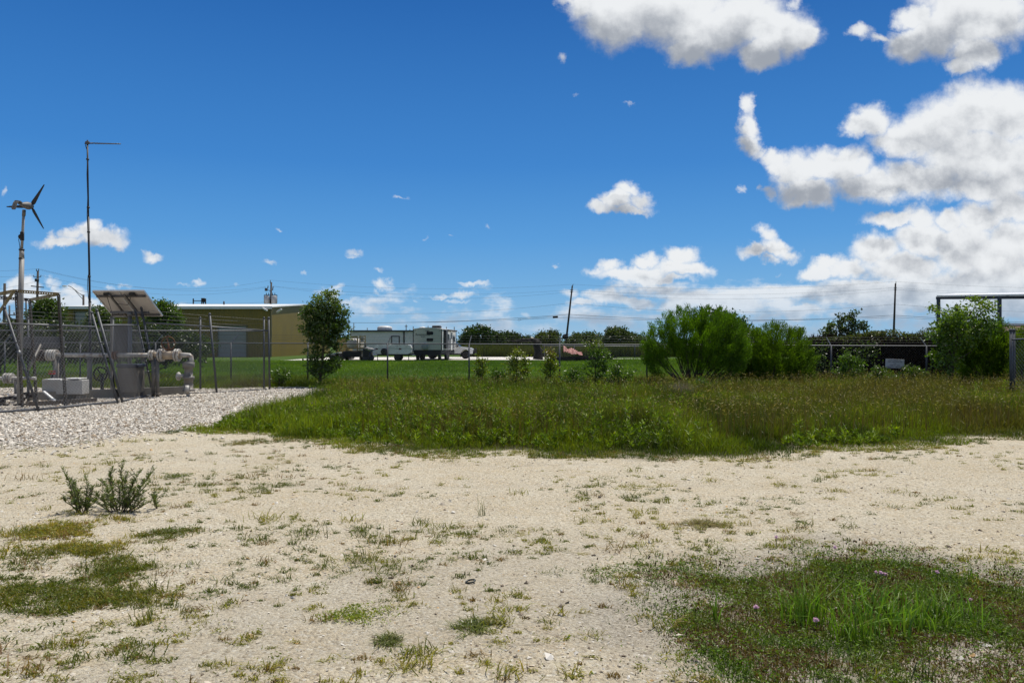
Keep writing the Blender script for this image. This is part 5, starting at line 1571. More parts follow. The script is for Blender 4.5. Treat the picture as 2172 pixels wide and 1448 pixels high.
def pickup():
    """white pickup facing right, mostly behind the trailer"""
    d = 79.5
    xn = GX(1009, d).x
    t = thing('pickup_truck', 'white pickup truck nosing out right from behind the travel trailer', 'pickup truck', (xn, d, .05))
    wp = mat('pickup_white', (.74, .74, .74), .25, 0, .05, 3, spec=.6)
    L = 5.7
    def sd(pts): return [(-p[0], p[1]) for p in pts]
    low = [(.25, .50), (.22, .98), (.55, 1.10), (1.65, 1.18), (1.72, 1.20), (5.6, 1.20), (5.65, .55), (4.75, .50)]
    arc = lambda cx: [(cx + .46 * math.cos(a), .42 + .46 * math.sin(a)) for a in np.linspace(0, math.pi, 9)]
    outl = [(.25, .50), (.22, .98), (.5, 1.09), (1.6, 1.20), (5.6, 1.20), (5.65, .55)] + [(4.35 + .46 * math.cos(a), .48 + .46 * math.sin(a)) for a in np.linspace(.1, math.pi - .1, 8)] + [(1.0 + .46 * math.cos(a), .48 + .46 * math.sin(a)) for a in np.linspace(.1, math.pi - .1, 8)]
    MB().prism(sd(outl), -.95, .95, 'y').build('body', wp, t)
    MB().prism(sd([(1.55, 1.19), (2.15, 1.78), (2.35, 1.82), (3.55, 1.82), (3.75, 1.74), (3.85, 1.19)]), -.84, .84, 'y').build('cab', wp, t)
    for s in (-1, 1):
        MB().prism(sd([(1.85, 1.24), (2.25, 1.70), (2.75, 1.74), (2.75, 1.24)]), s * .845 - .006, s * .845 + .006, 'y').build('side_window', glass_m, t)
        MB().prism(sd([(2.85, 1.24), (2.85, 1.74), (3.5, 1.74), (3.65, 1.24)]), s * .845 - .006, s * .845 + .006, 'y').build('side_window', glass_m, t)
    a, b = Vector((-1.53, 0, 1.24)), Vector((-2.08, 0, 1.76))
    MB()._add([a + Vector((.03, -.74, 0)), a + Vector((.03, .74, 0)), b + Vector((.03, .68, 0)), b + Vector((.03, -.68, 0))], [(0, 1, 2, 3)]).build('windscreen', glass_m, t)
    MB().box((-.20, 0, .72), (.12, 1.5, .40), bevel=.03).build('grille', black_m, t)
    mb = MB().box((-.06, 0, .50), (.20, 1.9, .30), bevel=.05)
    mb.bar((.0, -.55, .5), (.0, -.55, 1.02), .09); mb.bar((.0, .55, .5), (.0, .55, 1.02), .09); mb.bar((.0, -.8, 1.0), (.0, .8, 1.0), .09); mb.bar((.0, -.85, .75), (.0, .85, .75), .07)
    for s in (-1, 1): mb.bar((0, s * .8, 1.0), (-.08, s * .92, .55), .08)
    mb.build('grille_guard', black_m, t)
    for s in (-1, 1): MB().box((-.23, s * .78, .82), (.08, .26, .2), bevel=.03).build('headlight', mat('lamp_glass', (.5, .52, .54), .1), t)
    MB().box((-L / 2, 0, .48), (4.8, 1.6, .2)).build('chassis', black_m, t)
    for x_ in (-1.0, -4.35):
        for s in (-1, 1): wheel(t, (x_, s * .84, .40), (0, 1, 0), .40, .26)
    for s in (-1, 1): MB().box((-1.75, s * 1.02, 1.28), (.14, .16, .2), bevel=.03).build('mirror', black_m, t)
pickup()

def popup():
    """folded pop-up camper"""
    d = 70.0
    x0, x1 = GX(795, d).x, GX(873, d).x; W = x1 - x0
    t = thing('folded_camper', 'low white folded camping trailer with a spare wheel on its side', 'camping trailer', ((x0 + x1) / 2, d, .05))
    wm = mat('camper_white', (.74, .73, .69), .5, 0, .08, 3, dirt=(.3, .25, .18), dirt_amt=.6)
    zt = P(830, 732, d).z; zb = P(830, 752, d).z
    MB().prism([(-W / 2, zb), (W / 2 - .35, zb), (W / 2, zb + .15), (W / 2, zt - .32), (-W / 2, zt - .32)], 0, 1.9, 'y').build('body', wm, t)
    MB().prism([(-W / 2 - .05, zt - .31), (W / 2 + .03, zt - .31), (W / 2 - .10, zt - .06), (W / 2 - .35, zt), (-W / 2 + .15, zt), (-W / 2 - .03, zt - .08)], -.05, 1.95, 'y').build('roof', wm, t)
    MB().box((-W / 2 + .85, -.012, zt - .22), (W * .42, .03, .13)).build('awning_bag', mat('awning_grey', (.20, .19, .17), .8), t)
    MB().box((-W / 2 + .95, .9, zt + .06), (.75, .6, .16), bevel=.05).build('roof_vent', white_m, t)
    for x_ in (-W / 2 + .16, .62): MB().box((x_, -.015, zb + .48), (.22, .03, .15), bevel=.01).build('tail_light', mat('lens_dark_red', (.09, .02, .02), .3), t)
    wheel(t, (-W / 2 + .85, -.10, P(815, 745.5, d).z - .05), (0, 1, 0), .30, .18, rimcol=white_m, name='spare_wheel')
    mb = MB(); mb.box((0, .95, zb - .06), (W * .9, 1.5, .12)); mb.bar((W / 2 - .1, .95, zb), (W / 2 + .9, .95, zb - .05), .09); mb.build('chassis', black_m, t)
    for y_ in (.15, 1.75): wheel(t, (.35, y_, .30), (0, 1, 0), .30, .18)
    for x_ in (-W / 2 + .2, W / 2 - .3): MB().box((x_, .3, zb / 2 - .03), (.06, .06, zb - .02)).build('support_leg', dark_m, t)
popup()

def handtruck():
    d = 69.0
    t = thing('hand_trolley', 'blue framed trolley with a silver wheel left of the folded camper', 'trolley')
    c = P(786.5, 749, d); c.z = .33
    wheel(t, c, (0, 1, 0), .30, .14, rimcol=mat('rim_silver', (.45, .45, .46)))
    bl = mat('blue_frame', (.035, .045, .13), .5)
    MB().tube([c + Vector((-.08, -.1, .05)), c + Vector((-.05, -.1, .45)), c + Vector((.15, -.1, .68)), c + Vector((.42, -.1, .72))], .035, 8).bar(c + Vector((0, -.1, 0)), c + Vector((.5, -.1, .1)), .05).build('frame', bl, t)
    MB().ellip(c + Vector((-.02, .1, .72)), (.30, .28, .16)).ellip(c + Vector((-.35, .2, .82)), (.22, .2, .13)).build('covered_load', mat('load_tarp', (.30, .29, .28), .8, 0, .4, 6), t)
    m = thing('machine_body', 'black machine half hidden between the yellow ladder frame and the folded camper', 'machine')
    q = P(780, 745, d + 1.5)
    MB().box((q.x, q.y, .75), (.75, .9, .9), bevel=.1).cyl((q.x - .2, q.y, 1.1), (q.x - .2, q.y, 1.5), .08, n=10).build('engine_block', black_m, m)
    MB().box((q.x, q.y, .20), (.8, 1.0, .34), bevel=.04).build('base', dark_m, m)
handtruck()

def tank_trailer():
    d = 72.0
    t = thing('tank_trailer', 'yellow framed trailer carrying a pale round tank beside the small tree', 'tank trailer')
    yl = mat('machine_yellow', (.27, .20, .055), .55, 0, .2, 4, dirt=(.12, .08, .04), dirt_amt=.6)
    tk = mat('tank_cream', (.42, .38, .31), .5, 0, .15, 4, dirt=(.18, .12, .07), dirt_amt=.6)
    c = P(746, 729, d)
    MB().lathe([(.02, -.10), (.35, -.06), (.49, .04), (.50, .12), (.50, 3.4), (.4, 3.5), (.02, 3.55)], c, (0, 1, 0), 26).build('tank', tk, t)
    mb = MB()
    for px in (735, 757.5): q = P(px, 716, d); mb.bar((q.x, d + .2, .55), (q.x, d + .2, q.z), .10)
    mb.bar(P(733, 715, d + .2), P(759, 714, d + .2), .14); mb.bar(P(733, 739, d - .1), P(775, 739, d - .1), .10)
    mb.bar(P(733, 745, d - .1), P(775, 745, d - .1), .16)
    mb.build('frame', yl, t)
    lad = MB()
    for px in (763.5, 774.5): q = P(px, 711, d - .2); lad.bar((q.x, d - .2, .12), q, .09)
    for y_ in (713, 719, 725, 731, 737, 743, 749): lad.bar(P(763.5, y_, d - .2), P(774.5, y_, d - .2), .06)
    lad.build('ladder', yl, t)
    MB().box(P(769, 719, d), (.3, .3, .5), bevel=.03).build('control_box', mat('box_pale', (.4, .4, .38), .5), t)
    MB().box((P(748, 748, d).x, d + 1.2, .62), (1.7, 3.2, .55), bevel=.05).build('chassis', black_m, t)
    for s in (-.7, .7): wheel(t, (P(748, 748, d).x + s, d + .9, .38), (1, 0, 0), .38, .25)
    # excavator arm, half behind the tree
    e = thing('yellow_machine_arm', 'dull yellow machine body behind the small tree crown', 'machine')
    q = P(731, 718, 76)
    MB().prism([(q.x - .8, .6), (q.x + .5, .6), (q.x + .6, 1.5), (q.x + .1, q.z + .15), (q.x - .7, q.z)], 75.6, 77.2, 'y').build('machine_hood', yl, e)
    MB().box((q.x - .1, 76.4, .35), (1.6, 2.0, .62), bevel=.12).build('crawler_track', black_m, e)
    # small flat trailer with a tilted deck
    f = thing('tilted_trailer', 'low trailer with a pale tilted deck left of the tank trailer', 'trailer')
    a, b = P(694, 752.5, d - 1), P(722, 747.5, d - 1)
    MB().bar(a, b, 1.4, .09).build('deck', mat('deck_pale', (.5, .5, .48), .5, .1, .2, 4), f)
    wheel(f, (P(716, 750, d).x, d - 1.75, .30), (0, 1, 0), .30, .18)
    wheel(f, (P(716, 750, d).x, d - .25, .30), (0, 1, 0), .30, .18)
    MB().bar(a + Vector((0, 0, -.12)), b + Vector((0, 0, -.14)), .8, .10).build('chassis', black_m, f)
tank_trailer()

# ------------------------------------------------------------------ things lying beyond the fence in the middle
def middle():
    r_ = random.Random(11)
    # toppled dead tree with a black stump
    t = thing('fallen_dead_tree', 'black dead tree with a level broken limb beyond the fence', 'dead tree')
    d = 74
    bk = mat('dead_bark', (.022, .019, .017), .95, 0, .5, 5, .5)
    MB().tube([P(1141, 762, d), P(1142, 745, d), P(1138, 733, d), P(1143, 722, d)], [.50, .36, .34, .30], 10).build('trunk', bk, t)
    mb = MB().tube([P(1143, 725, d), P(1128, 721, d), P(1106, 722, d), P(1086, 724, d)], [.26, .2, .15, .05], 8)
    for i in range(14):
        q = P(r_.uniform(1090, 1140), r_.uniform(721, 725), d); mb.tube([q, q + Vector((r_.uniform(-.5, .5), r_.uniform(-.4, .4), r_.uniform(-.1, .5))), q + Vector((r_.uniform(-1, 1), 0, r_.uniform(-.6, .9)))], [.05, .035, .01], 5)
    mb.tube([P(1143, 738, d), P(1150, 745, d), P(1153, 752, d)], [.2, .12, .05], 6)
    mb.build('limb', bk, t)
    # heap of reddish sheeting
    t = thing('sheeting_heap', 'crumpled pinkish red sheeting heaped on dark timber beyond the fence', 'heap')
    d = 70
    V, Qs = [], []
    nx_, ny_ = 26, 8
    for j in range(ny_):
        for i in range(nx_):
            u, v = i / (nx_ - 1), j / (ny_ - 1)
            q = P(1194 + 40 * u, 752, d)
            z_ = .40 + (1.05 - .62 * u) * (.45 + .55 * math.sin(v * math.pi)) * (.9 + .12 * math.sin(u * 11 + v * 4)) + r_.uniform(-.05, .05)
            V.append((q.x + r_.uniform(-.04, .04), d - .9 + 1.8 * v, z_))
    for j in range(ny_ - 1):
        for i in range(nx_ - 1): Qs.append((j * nx_ + i, j * nx_ + i + 1, (j + 1) * nx_ + i + 1, (j + 1) * nx_ + i))
    np_mesh('sheeting', V, Q=Qs, mat=mat('pink_sheeting', (.36, .15, .13), .7, 0, .5, 3), parent=t)
    mb = MB()
    for i in range(16):
        q = P(r_.uniform(1185, 1280), 757, d + r_.uniform(-1, 1)); q.z = r_.uniform(.05, .35); a = r_.uniform(-.3, .3); l = r_.uniform(.6, 1.6)
        mb.bar(q - Vector((l, a, .05)), q + Vector((l, a, .05)), r_.uniform(.1, .25), r_.uniform(.08, .2))
    mb.build('timber', mat('dark_timber', (.03, .025, .02), .9, 0, .4, 4), t)
    # farther low fence
    t = thing('far_fence', 'low far wire fence with a pale top rail beyond the pink heap', 'fence')
    d = 88
    mb = MB().tube([P(1150, 732.5, d), P(1405, 735, d - 2)], .05, 6); mb.build('top_rail', galv, t)
    for px in (1155, 1217, 1280, 1342, 1402):
        q = P(px, 733, d); MB().cyl((q.x, d - (px - 1150) / 130, -.05), (q.x, d - (px - 1150) / 130, q.z + .1), .06, n=8).build('post', galv_dark, t)
    fabric((P(1150, 733, d).x, d, 0), (P(1405, 735, d - 2).x, d - 2, 0), P(1150, 732.5, d), P(1405, 735, d - 2), p=.22, r=.006, parent=t)
middle()

# ------------------------------------------------------------------ right side: canopy, red roof, tank, sign
def canopy():
    t = thing('steel_canopy', 'open grey steel canopy on square posts behind the right bushes', 'canopy')
    st = mat('canopy_steel', (.055, .06, .075), .55, .2, .15, 3)
    d = 42.0
    A = P(1987.5, 632, d); Bp = P(2125, 630, d - 2.5); C_ = P(2420, 618, d - 8)
    for a in (P(1990.5, 630, d), P(2120, 630, d - 2.2), P(2029, 634, d + 6), P(2190, 634, d + 6)): MB().bar((a.x, a.y, -.1), (a.x, a.y, P(1990, 633, d).z), .14).build('post', st, t)
    z0, z1 = P(1988, 634.5, d).z, P(1988, 629, d).z
    xr = P(2420, 600, d).x; xl = A.x
    def at(x_): return d - (x_ - xl) * .22
    MB()._add([(xl, at(xl), z0), (xr, at(xr), z0 - .08), (xr, at(xr) , z1), (xl, at(xl), z1), (xl, at(xl) + .12, z0), (xr, at(xr) + .12, z0 - .08), (xr, at(xr) + .12, z1), (xl, at(xl) + .12, z1)], [(0, 1, 2, 3), (4, 5, 6, 7), (0, 1, 5, 4), (3, 2, 6, 7), (0, 3, 7, 4), (1, 2, 6, 5)]).build('front_beam', st, t)
    MB()._add([(xl, at(xl) + .12, z1 - .12), (xr, at(xr) + .12, z1 - .12), (xr + 5, at(xr) + 7, z1 + .42), (xl + 5, at(xl) + 7, z1 + .42)], [(0, 1, 2, 3)]).build('roof_deck', st, t)
    rf = MB()._add([(xl - .05, at(xl) - .06, z1 + .004), (xr, at(xr) - .06, z1 + .004), (xr + 5, at(xr) + 7.1, z1 + .55), (xl + 4.95, at(xl) + 7.1, z1 + .55), (xl - .05, at(xl) - .06, z1 + .07), (xr, at(xr) - .06, z1 + .10), (xr + 5, at(xr) + 7.1, z1 + .62), (xl + 4.95, at(xl) + 7.1, z1 + .62)], [(0, 1, 2, 3), (4, 5, 6, 7), (0, 1, 5, 4), (3, 2, 6, 7), (0, 3, 7, 4), (1, 2, 6, 5)])
    rf.build('roof', mat('canopy_roof', (.70, .71, .73), .35, .2, .05, 2), t)
    # brown roofed building
    b = thing('brown_roofed_building', 'low building with reddish brown roof at the right edge', 'building')
    d = 58
    x0, x1 = P(2078, 700, d).x, P(2420, 700, d).x
    zt, ze = P(2100, 689, d + 3).z, P(2100, 716, d).z
    MB()._add([(x0, d, ze), (x1, d, ze), (x1, d + 3.5, zt), (x0, d + 3.5, zt), (x0, d, ze - .1), (x1, d, ze - .1), (x1, d + 7, ze), (x0, d + 7, ze)], [(0, 1, 2, 3), (0, 1, 5, 4), (3, 2, 6, 7), (4, 5, 6, 7), (0, 3, 7, 4), (1, 2, 6, 5)]).build('roof', mat('brown_shingles', (.115, .062, .048), .85, 0, .3, 3, streak=True), b)
    MB().box(((x0 + x1) / 2, d + 3.5, (ze - .1) / 2), (x1 - x0 - .5, 6.2, ze - .12)).build('wall', mat('brown_wall', (.12, .10, .08), .8, 0, .2, 2), b)
    MB().box(((x0 + x1) / 2, d + 3.5, zt + .05), (x1 - x0, .5, .16)).build('ridge', mat('canopy_roof', (.7, .71, .73)), b)
    w = thing('round_tank', 'round grey tank with a brown rim showing above the vine covered fence', 'tank')
    d = 55
    q = P(1861, 703.5, d)
    MB().lathe([(.55, -q.z), (.58, -1.2), (.55, -.35), (.50, -.08)], q, (0, 0, 1), 24).build('tank_wall', mat('tank_grey', (.20, .24, .28), .6, 0, .25, 3, dirt=(.3, .25, .15), dirt_amt=.5), w)
    MB().lathe([(.56, -.10), (.64, -.08), (.64, .0), (.3, .03), (.01, .04)], q, (0, 0, 1), 24).build('lid', mat('tank_rim', (.10, .075, .05), .8), w)
    s = thing('notice_sign', 'white notice sign with five lines of dark text on two stakes', 'sign')
    d = 27.5
    sm = mat('sign_white', (.46, .47, .50), .5, 0, .05, 4)
    c = P(1898, 771, d)
    rot = Matrix.Rotation(R(2.2), 3, 'Y')
    MB().box(c, (.66, .012, .315), rot, bevel=.004).build('sign_board', sm, s)
    for px in (1880, 1915): q = P(px, 775, d + .03); MB().bar((q.x, d + .035, -.1), (q.x, d + .035, q.z + .1), .045).build('stake', mat('stake_dark', (.04, .03, .022), .9), s)
    lm = mat('sign_ink', (.012, .015, .022), .5)
    for i, (ln, sz_) in enumerate((('SCOTT PIPELINE INC.', .042), ('WEST HASTINGS GAS', .046), ('LINE', .042), ('LEASE No. 14052', .044), ('EMERGENCY 1-800-555-0100', .044))):
        z_ = .115 - i * .058
        o = text(ln, sz_ * 1.15, lm, s, c + rot @ Vector((0, -.008, z_)), (R(90), R(2.2), 0))
canopy()

# ------------------------------------------------------------------ trees, bushes, saplings
leaf_m = leafmat('tree_leaves', 0.40, 0.05, 0.38)
bark_m = mat('bark', (0.085, 0.066, 0.048), 0.9, 0, 0.4, 9, 0.5, streak=True)
def lobe(px, py, rx, ry, d, deep=.9):
    c = P(px, py, d); return (c.x, c.y, c.z, rx * d / F, rx * d / F * deep, ry * d / F)
def crown_points(lobes, n, shell=.45):
    """points spread through the lobes, denser towards the outside"""
    lob = np.array(lobes); vol = lob[:, 3] * lob[:, 4] * lob[:, 5]; w = vol ** .75; w /= w.sum()
    k = rng.choice(len(lob), n, p=w)
    v = rng.normal(0, 1, (n, 3)); v /= np.linalg.norm(v, axis=1, keepdims=True)
    r = (shell ** 3 + (1 - shell ** 3) * rng.uniform(0, 1, n)) ** (1 / 3)
    return lob[k, :3] + v * r[:, None] * lob[k, 3:6], v, k
def limbs(trunk, targets, r0=.02, mb=None, n=5):
    """thin branches from points on the trunk line up to the targets"""
    mb = mb or MB()
    tr = [Vector(q) for q in trunk]
    for q in targets:
        q = Vector(q)
        best = None
        for i in range(len(tr) - 1):
            for s in (0, .25, .5, .75, 1):
                c = tr[i].lerp(tr[i + 1], s)
                dz = q.z - c.z; h = math.hypot(q.x - c.x, q.y - c.y)
                cost = abs(dz - h * .9) + h * .15
                if best is None or cost < best[0]: best = (cost, c)
        c = best[1]
        m_ = c.lerp(q, .55) + Vector((random.uniform(-.1, .1), random.uniform(-.1, .1), -.12)) * (q - c).length * .6
        mb.tube([c, m_, q], [r0, r0 * .6, r0 * .18], n, caps=False)
    return mb
def tree(name, label, cat, trunk, r0, lobes, clumps, per, llen, colA, colB, sig, droop=.2, group=None, m=None, lw=.55, shell=.45, stems=1, tips=None, tipcol=None, extra_twigs=28, part='crown'):
    """trunk line and thin limbs in bark; crown of many single leaves in clumps"""
    t = thing(name, label, cat, group=group)
    mb = MB(); k = len(trunk)
    mb.tube(trunk, [r0 * (1 - .75 * i / (k - 1)) for i in range(k)], 8)
    c, v, kk = crown_points(lobes, clumps, shell)
    limbs(trunk, c[rng.choice(clumps, min(clumps, extra_twigs), replace=False)], r0 * .38, mb)
    mb.build('trunk', bark_m, t, fix=False)
    L = Leaves()
    n = clumps * per
    ci = np.repeat(np.arange(clumps), per)
    sg = sig * np.array([1, 1, .75])
    p = c[ci] + rng.normal(0, 1, (n, 3)) * sg
    dv = v[ci] * .6 + rng.normal(0, .7, (n, 3)) + np.array([0, 0, -droop])
    tone = np.clip(rng.uniform(0, 1, clumps)[ci] * .6 + rng.uniform(0, 1, n) * .5, 0, 1)
    col = jit(lerp(colA, colB, tone), n, .25, .1)
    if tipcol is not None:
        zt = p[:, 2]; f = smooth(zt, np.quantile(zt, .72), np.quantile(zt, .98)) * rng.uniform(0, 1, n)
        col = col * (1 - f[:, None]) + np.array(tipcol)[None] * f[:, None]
    ll = llen * rng.uniform(.6, 1.35, n)
    L.leaves(p, dv, ll, ll * lw * rng.uniform(.8, 1.2, n), col)
    L.build(part, m or leaf_m, t)
    return t
def feathery(name, label, base, lobes, n_stems, clumps, per, blade, colA, colB, d):
    """upright fine-leaved shrub: many bare stems fanning out, brush-like sprays at their ends"""
    t = thing(name, label, 'bush')
    c, v, kk = crown_points(lobes, clumps, .62)
    mb = MB()
    cent = np.array(base)
    for q in c[rng.choice(clumps, n_stems, replace=False)]:
        b = Vector(base) + Vector((random.uniform(-.25, .25), random.uniform(-.2, .2), -.05))
        q = Vector(q)
        mid = b.lerp(q, .5) + Vector((0, 0, -.06 * (q - b).length))
        mb.tube([b, mid, q], [.022, .014, .005], 5, caps=False)
    mb.build('stems', mat('shrub_stem', (.07, .055, .04), .9, 0, .3, 8), t, fix=False)
    L = Leaves()
    n = clumps * per; ci = np.repeat(np.arange(clumps), per)
    up = (c - cent) * np.array([.8, .8, .4]); up = up / np.linalg.norm(up, axis=1, keepdims=True) + np.array([0, 0, .75]); up /= np.linalg.norm(up, axis=1, keepdims=True)
    s = rng.uniform(-.5, .6, n)
    p = c[ci] + up[ci] * (s * .28)[:, None] + rng.normal(0, .060, (n, 3)) * (1.1 - s)[:, None]
    dv = up[ci] + rng.normal(0, .30, (n, 3))
    ll = blade * rng.uniform(.6, 1.4, n)
    tone = np.clip(rng.uniform(0, 1, clumps)[ci] * .5 + rng.uniform(0, .5, n), 0, 1)
    L.leaves(p, dv, ll, ll * .14 + .004, jit(lerp(colA, colB, tone), n, .25, .08))
    L.build('foliage', leafmat('feathery_leaves', .42, .02, .5), t)
    return t

# big feathery bush and its neighbour
D1 = 27.0
feathery('feathery_bush', 'large bright green feathery bush with bare stems fanning from its base', GX(1470, D1),
    [lobe(1405, 735, 42, 46, D1), lobe(1450, 700, 48, 44, D1), lobe(1510, 690, 42, 34, D1), lobe(1475, 725, 62, 44, D1), lobe(1545, 712, 34, 42, D1), lobe(1400, 708, 22, 22, D1), lobe(1455, 668, 16, 14, D1), lobe(1380, 755, 22, 26, D1), lobe(1530, 755, 42, 34, D1), lobe(1395, 772, 30, 24, D1), lobe(1535, 780, 44, 26, D1), lobe(1490, 765, 60, 24, D1), lobe(1562, 742, 28, 46, D1)],
    70, 560, 120, .085, (0.060, 0.125, 0.005), (0.130, 0.245, 0.009), D1)
D2 = 27.8
feathery('feathery_bush', 'rounded feathery bush right of the largest bush, thick down to the ground', GX(1640, D2),
    [lobe(1645, 712, 38, 24, D2), lobe(1600, 745, 42, 48, D2), lobe(1665, 745, 55, 45, D2), lobe(1640, 770, 66, 40, D2), lobe(1700, 768, 30, 32, D2), lobe(1585, 718, 20, 20, D2), lobe(1575, 775, 34, 36, D2), lobe(1690, 715, 14, 12, D2), lobe(1590, 790, 44, 24, D2), lobe(1680, 792, 44, 22, D2)],
    50, 520, 115, .085, (0.054, 0.105, 0.005), (0.130, 0.220, 0.010), D2)
tree('leafy_tree', 'dark leafy tree crown showing behind the largest feathery bush', 'tree', [GX(1525, 58), P(1525, 700, 58)], .20,
     [lobe(1505, 682, 34, 24, 58), lobe(1545, 690, 36, 26, 58), lobe(1572, 700, 16, 18, 58), lobe(1525, 710, 50, 26, 58)], 150, 45, .22, (0.025, 0.050, 0.012), (0.050, 0.092, 0.020), .30)

# small tree in front of the long fence at the left
DT = 28.6
tree('young_tree', 'slender young tree with glossy leaves standing at the fence beside the warehouse', 'tree',
     [GX(676, DT), P(684, 770, DT), P(686, 735, DT), P(690, 690, DT), P(695, 640, DT)], .055,
     [lobe(690, 650, 30, 30, DT), lobe(668, 672, 28, 30, DT), lobe(712, 672, 24, 32, DT), lobe(690, 700, 42, 30, DT), lobe(655, 695, 18, 18, DT), lobe(722, 705, 18, 22, DT), lobe(706, 628, 12, 10, DT), lobe(672, 632, 8, 10, DT), lobe(725, 640, 6, 10, DT), lobe(665, 745, 18, 10, DT), lobe(712, 738, 14, 12, DT), lobe(664, 768, 20, 14, DT), lobe(705, 772, 20, 12, DT), lobe(682, 786, 24, 12, DT), lobe(650, 660, 10, 14, DT), lobe(732, 690, 8, 12, DT)],
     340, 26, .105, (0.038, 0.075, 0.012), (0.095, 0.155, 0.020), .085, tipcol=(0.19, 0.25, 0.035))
# tree at the right with its bushy neighbours
DR = 26.5
tree('young_tree', 'light green young tree with a forked trunk in front of the steel canopy', 'tree',
     [GX(2016, DR), P(2020, 780, DR), P(2026, 735, DR), P(2040, 700, DR), P(2060, 660, DR)], .06,
     [lobe(2020, 675, 32, 30, DR), lobe(2070, 665, 34, 34, DR), lobe(2045, 700, 55, 34, DR), lobe(2095, 690, 20, 28, DR), lobe(2000, 700, 24, 30, DR), lobe(1975, 710, 14, 12, DR), lobe(1990, 655, 12, 14, DR), lobe(2088, 640, 12, 12, DR), lobe(2010, 760, 32, 34, DR)],
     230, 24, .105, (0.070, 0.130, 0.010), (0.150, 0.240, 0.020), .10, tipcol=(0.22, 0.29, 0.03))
feathery('feathery_bush', 'tall deep green feathery bush beside the right gate', GX(2100, 27.2),
    [lobe(2100, 730, 40, 40, 27.2), lobe(2130, 765, 34, 50, 27.2), lobe(2080, 775, 44, 48, 27.2), lobe(2118, 700, 16, 14, 27.2), lobe(2060, 745, 26, 34, 27.2), lobe(2150, 730, 20, 26, 27.2)],
    40, 330, 110, .09, (0.055, 0.105, 0.006), (0.120, 0.205, 0.010), 27.2)
feathery('feathery_bush', 'yellow green feathery bush behind the right gate', GX(2165, 26), [lobe(2165, 735, 30, 34, 26), lobe(2200, 745, 40, 44, 26), lobe(2180, 780, 40, 40, 26)], 20, 160, 100, .09, (0.075, 0.125, 0.008), (0.160, 0.225, 0.014), 26)
# two thin crowns behind the vine covered fence
DS = 34.0
tree('young_tree', 'thin open tree with sparse leaves rising behind the vine covered fence', 'tree', [GX(1790, DS), P(1792, 735, DS), P(1798, 700, DS), P(1806, 668, DS)], .05,
     [lobe(1800, 690, 22, 22, DS), lobe(1812, 672, 10, 11, DS), lobe(1790, 672, 9, 10, DS), lobe(1822, 692, 14, 10, DS), lobe(1832, 690, 8, 6, DS), lobe(1795, 710, 26, 12, DS)], 80, 20, .12, (0.035, 0.060, 0.020), (0.075, 0.105, 0.035), .09)
tree('sapling', 'pale small sapling left of the sparse tree behind the vine covered fence', 'sapling', [GX(1758, DS), P(1758, 725, DS), P(1760, 695, DS)], .035,
     [lobe(1752, 703, 12, 9, DS), lobe(1764, 692, 9, 8, DS), lobe(1758, 715, 16, 9, DS)], 40, 18, .12, (0.050, 0.085, 0.020), (0.105, 0.140, 0.030), .08)
# vine covered fence stretch
def vine_fence():
    t = thing('vine_covered_fence', 'high fence smothered in dark dead vines with green growth along its top', 'vine fence')
    d0 = 31.5
    n = 95000
    u = rng.uniform(1722, 2210, n); x = (u - 1086) * d0 / F; v = rng.uniform(0, 1, n)
    top = P(1800, 716, d0).z + (fbm(x, x * 0, 1.3, 3, 81) - .5) * .25
    zz = v * top; y = d0 + rng.normal(0, .16, n)
    L = Leaves()
    a = rng.normal(0, 1, (n, 3)) * np.array([1, .4, 1.1])
    L.leaves(np.stack([x, y, zz], 1), a, rng.uniform(.10, .38, n), rng.uniform(.012, .045, n), jit((0.034, 0.024, 0.018), n, .5, .1))
    L.build('dead_vines', leafmat('dead_vine', .10, .0, .6, (1, 1, 1)), t)
    L = Leaves()
    n = 12000
    u = rng.uniform(1722, 2210, n); x = (u - 1086) * d0 / F
    hump = .10 + .50 * fbm(x, x * 0 + 3, 1.0, 4, 82) * smooth(u, 1730, 1860)
    zz = P(1800, 722, d0).z + rng.uniform(-.25, 1, n) * hump; y = d0 + rng.normal(0, .22, n)
    L.leaves(np.stack([x, y, zz], 1), rng.normal(0, .7, (n, 3)) + np.array([0, 0, .35]), rng.uniform(.05, .11, n), rng.uniform(.025, .05, n), jit(lerp((0.045, 0.070, 0.012), (0.105, 0.115, 0.024), rng.uniform(0, 1, n)), n, .3))
    k = 4000
    u = rng.uniform(1722, 1860, k); x = (u - 1086) * (d0 - .6) / F; zz = rng.beta(1.2, 1.6, k) * 1.7
    kp = fbm(x, zz, .7, 3, 83) > .48; x, zz = x[kp], zz[kp]; k = len(x)
    L.leaves(np.stack([x, d0 - .5 + rng.normal(0, .3, k), zz], 1), rng.normal(0, .7, (k, 3)), rng.uniform(.06, .13, k), rng.uniform(.03, .06, k), jit((0.065, 0.110, 0.012), k, .4))
    L.build('green_leaves', leaf_m, t)
    mb = MB()
    for px in range(1730, 2220, 60): q = GX(px, d0); mb.cyl(q, q + Vector((0, 0, 1.75)), .04, n=8)
    mb.tube([P(1725, 731, d0), P(2210, 731, d0)], .03, 8)
    mb.build('fence_frame', galv_dark, t)
vine_fence()
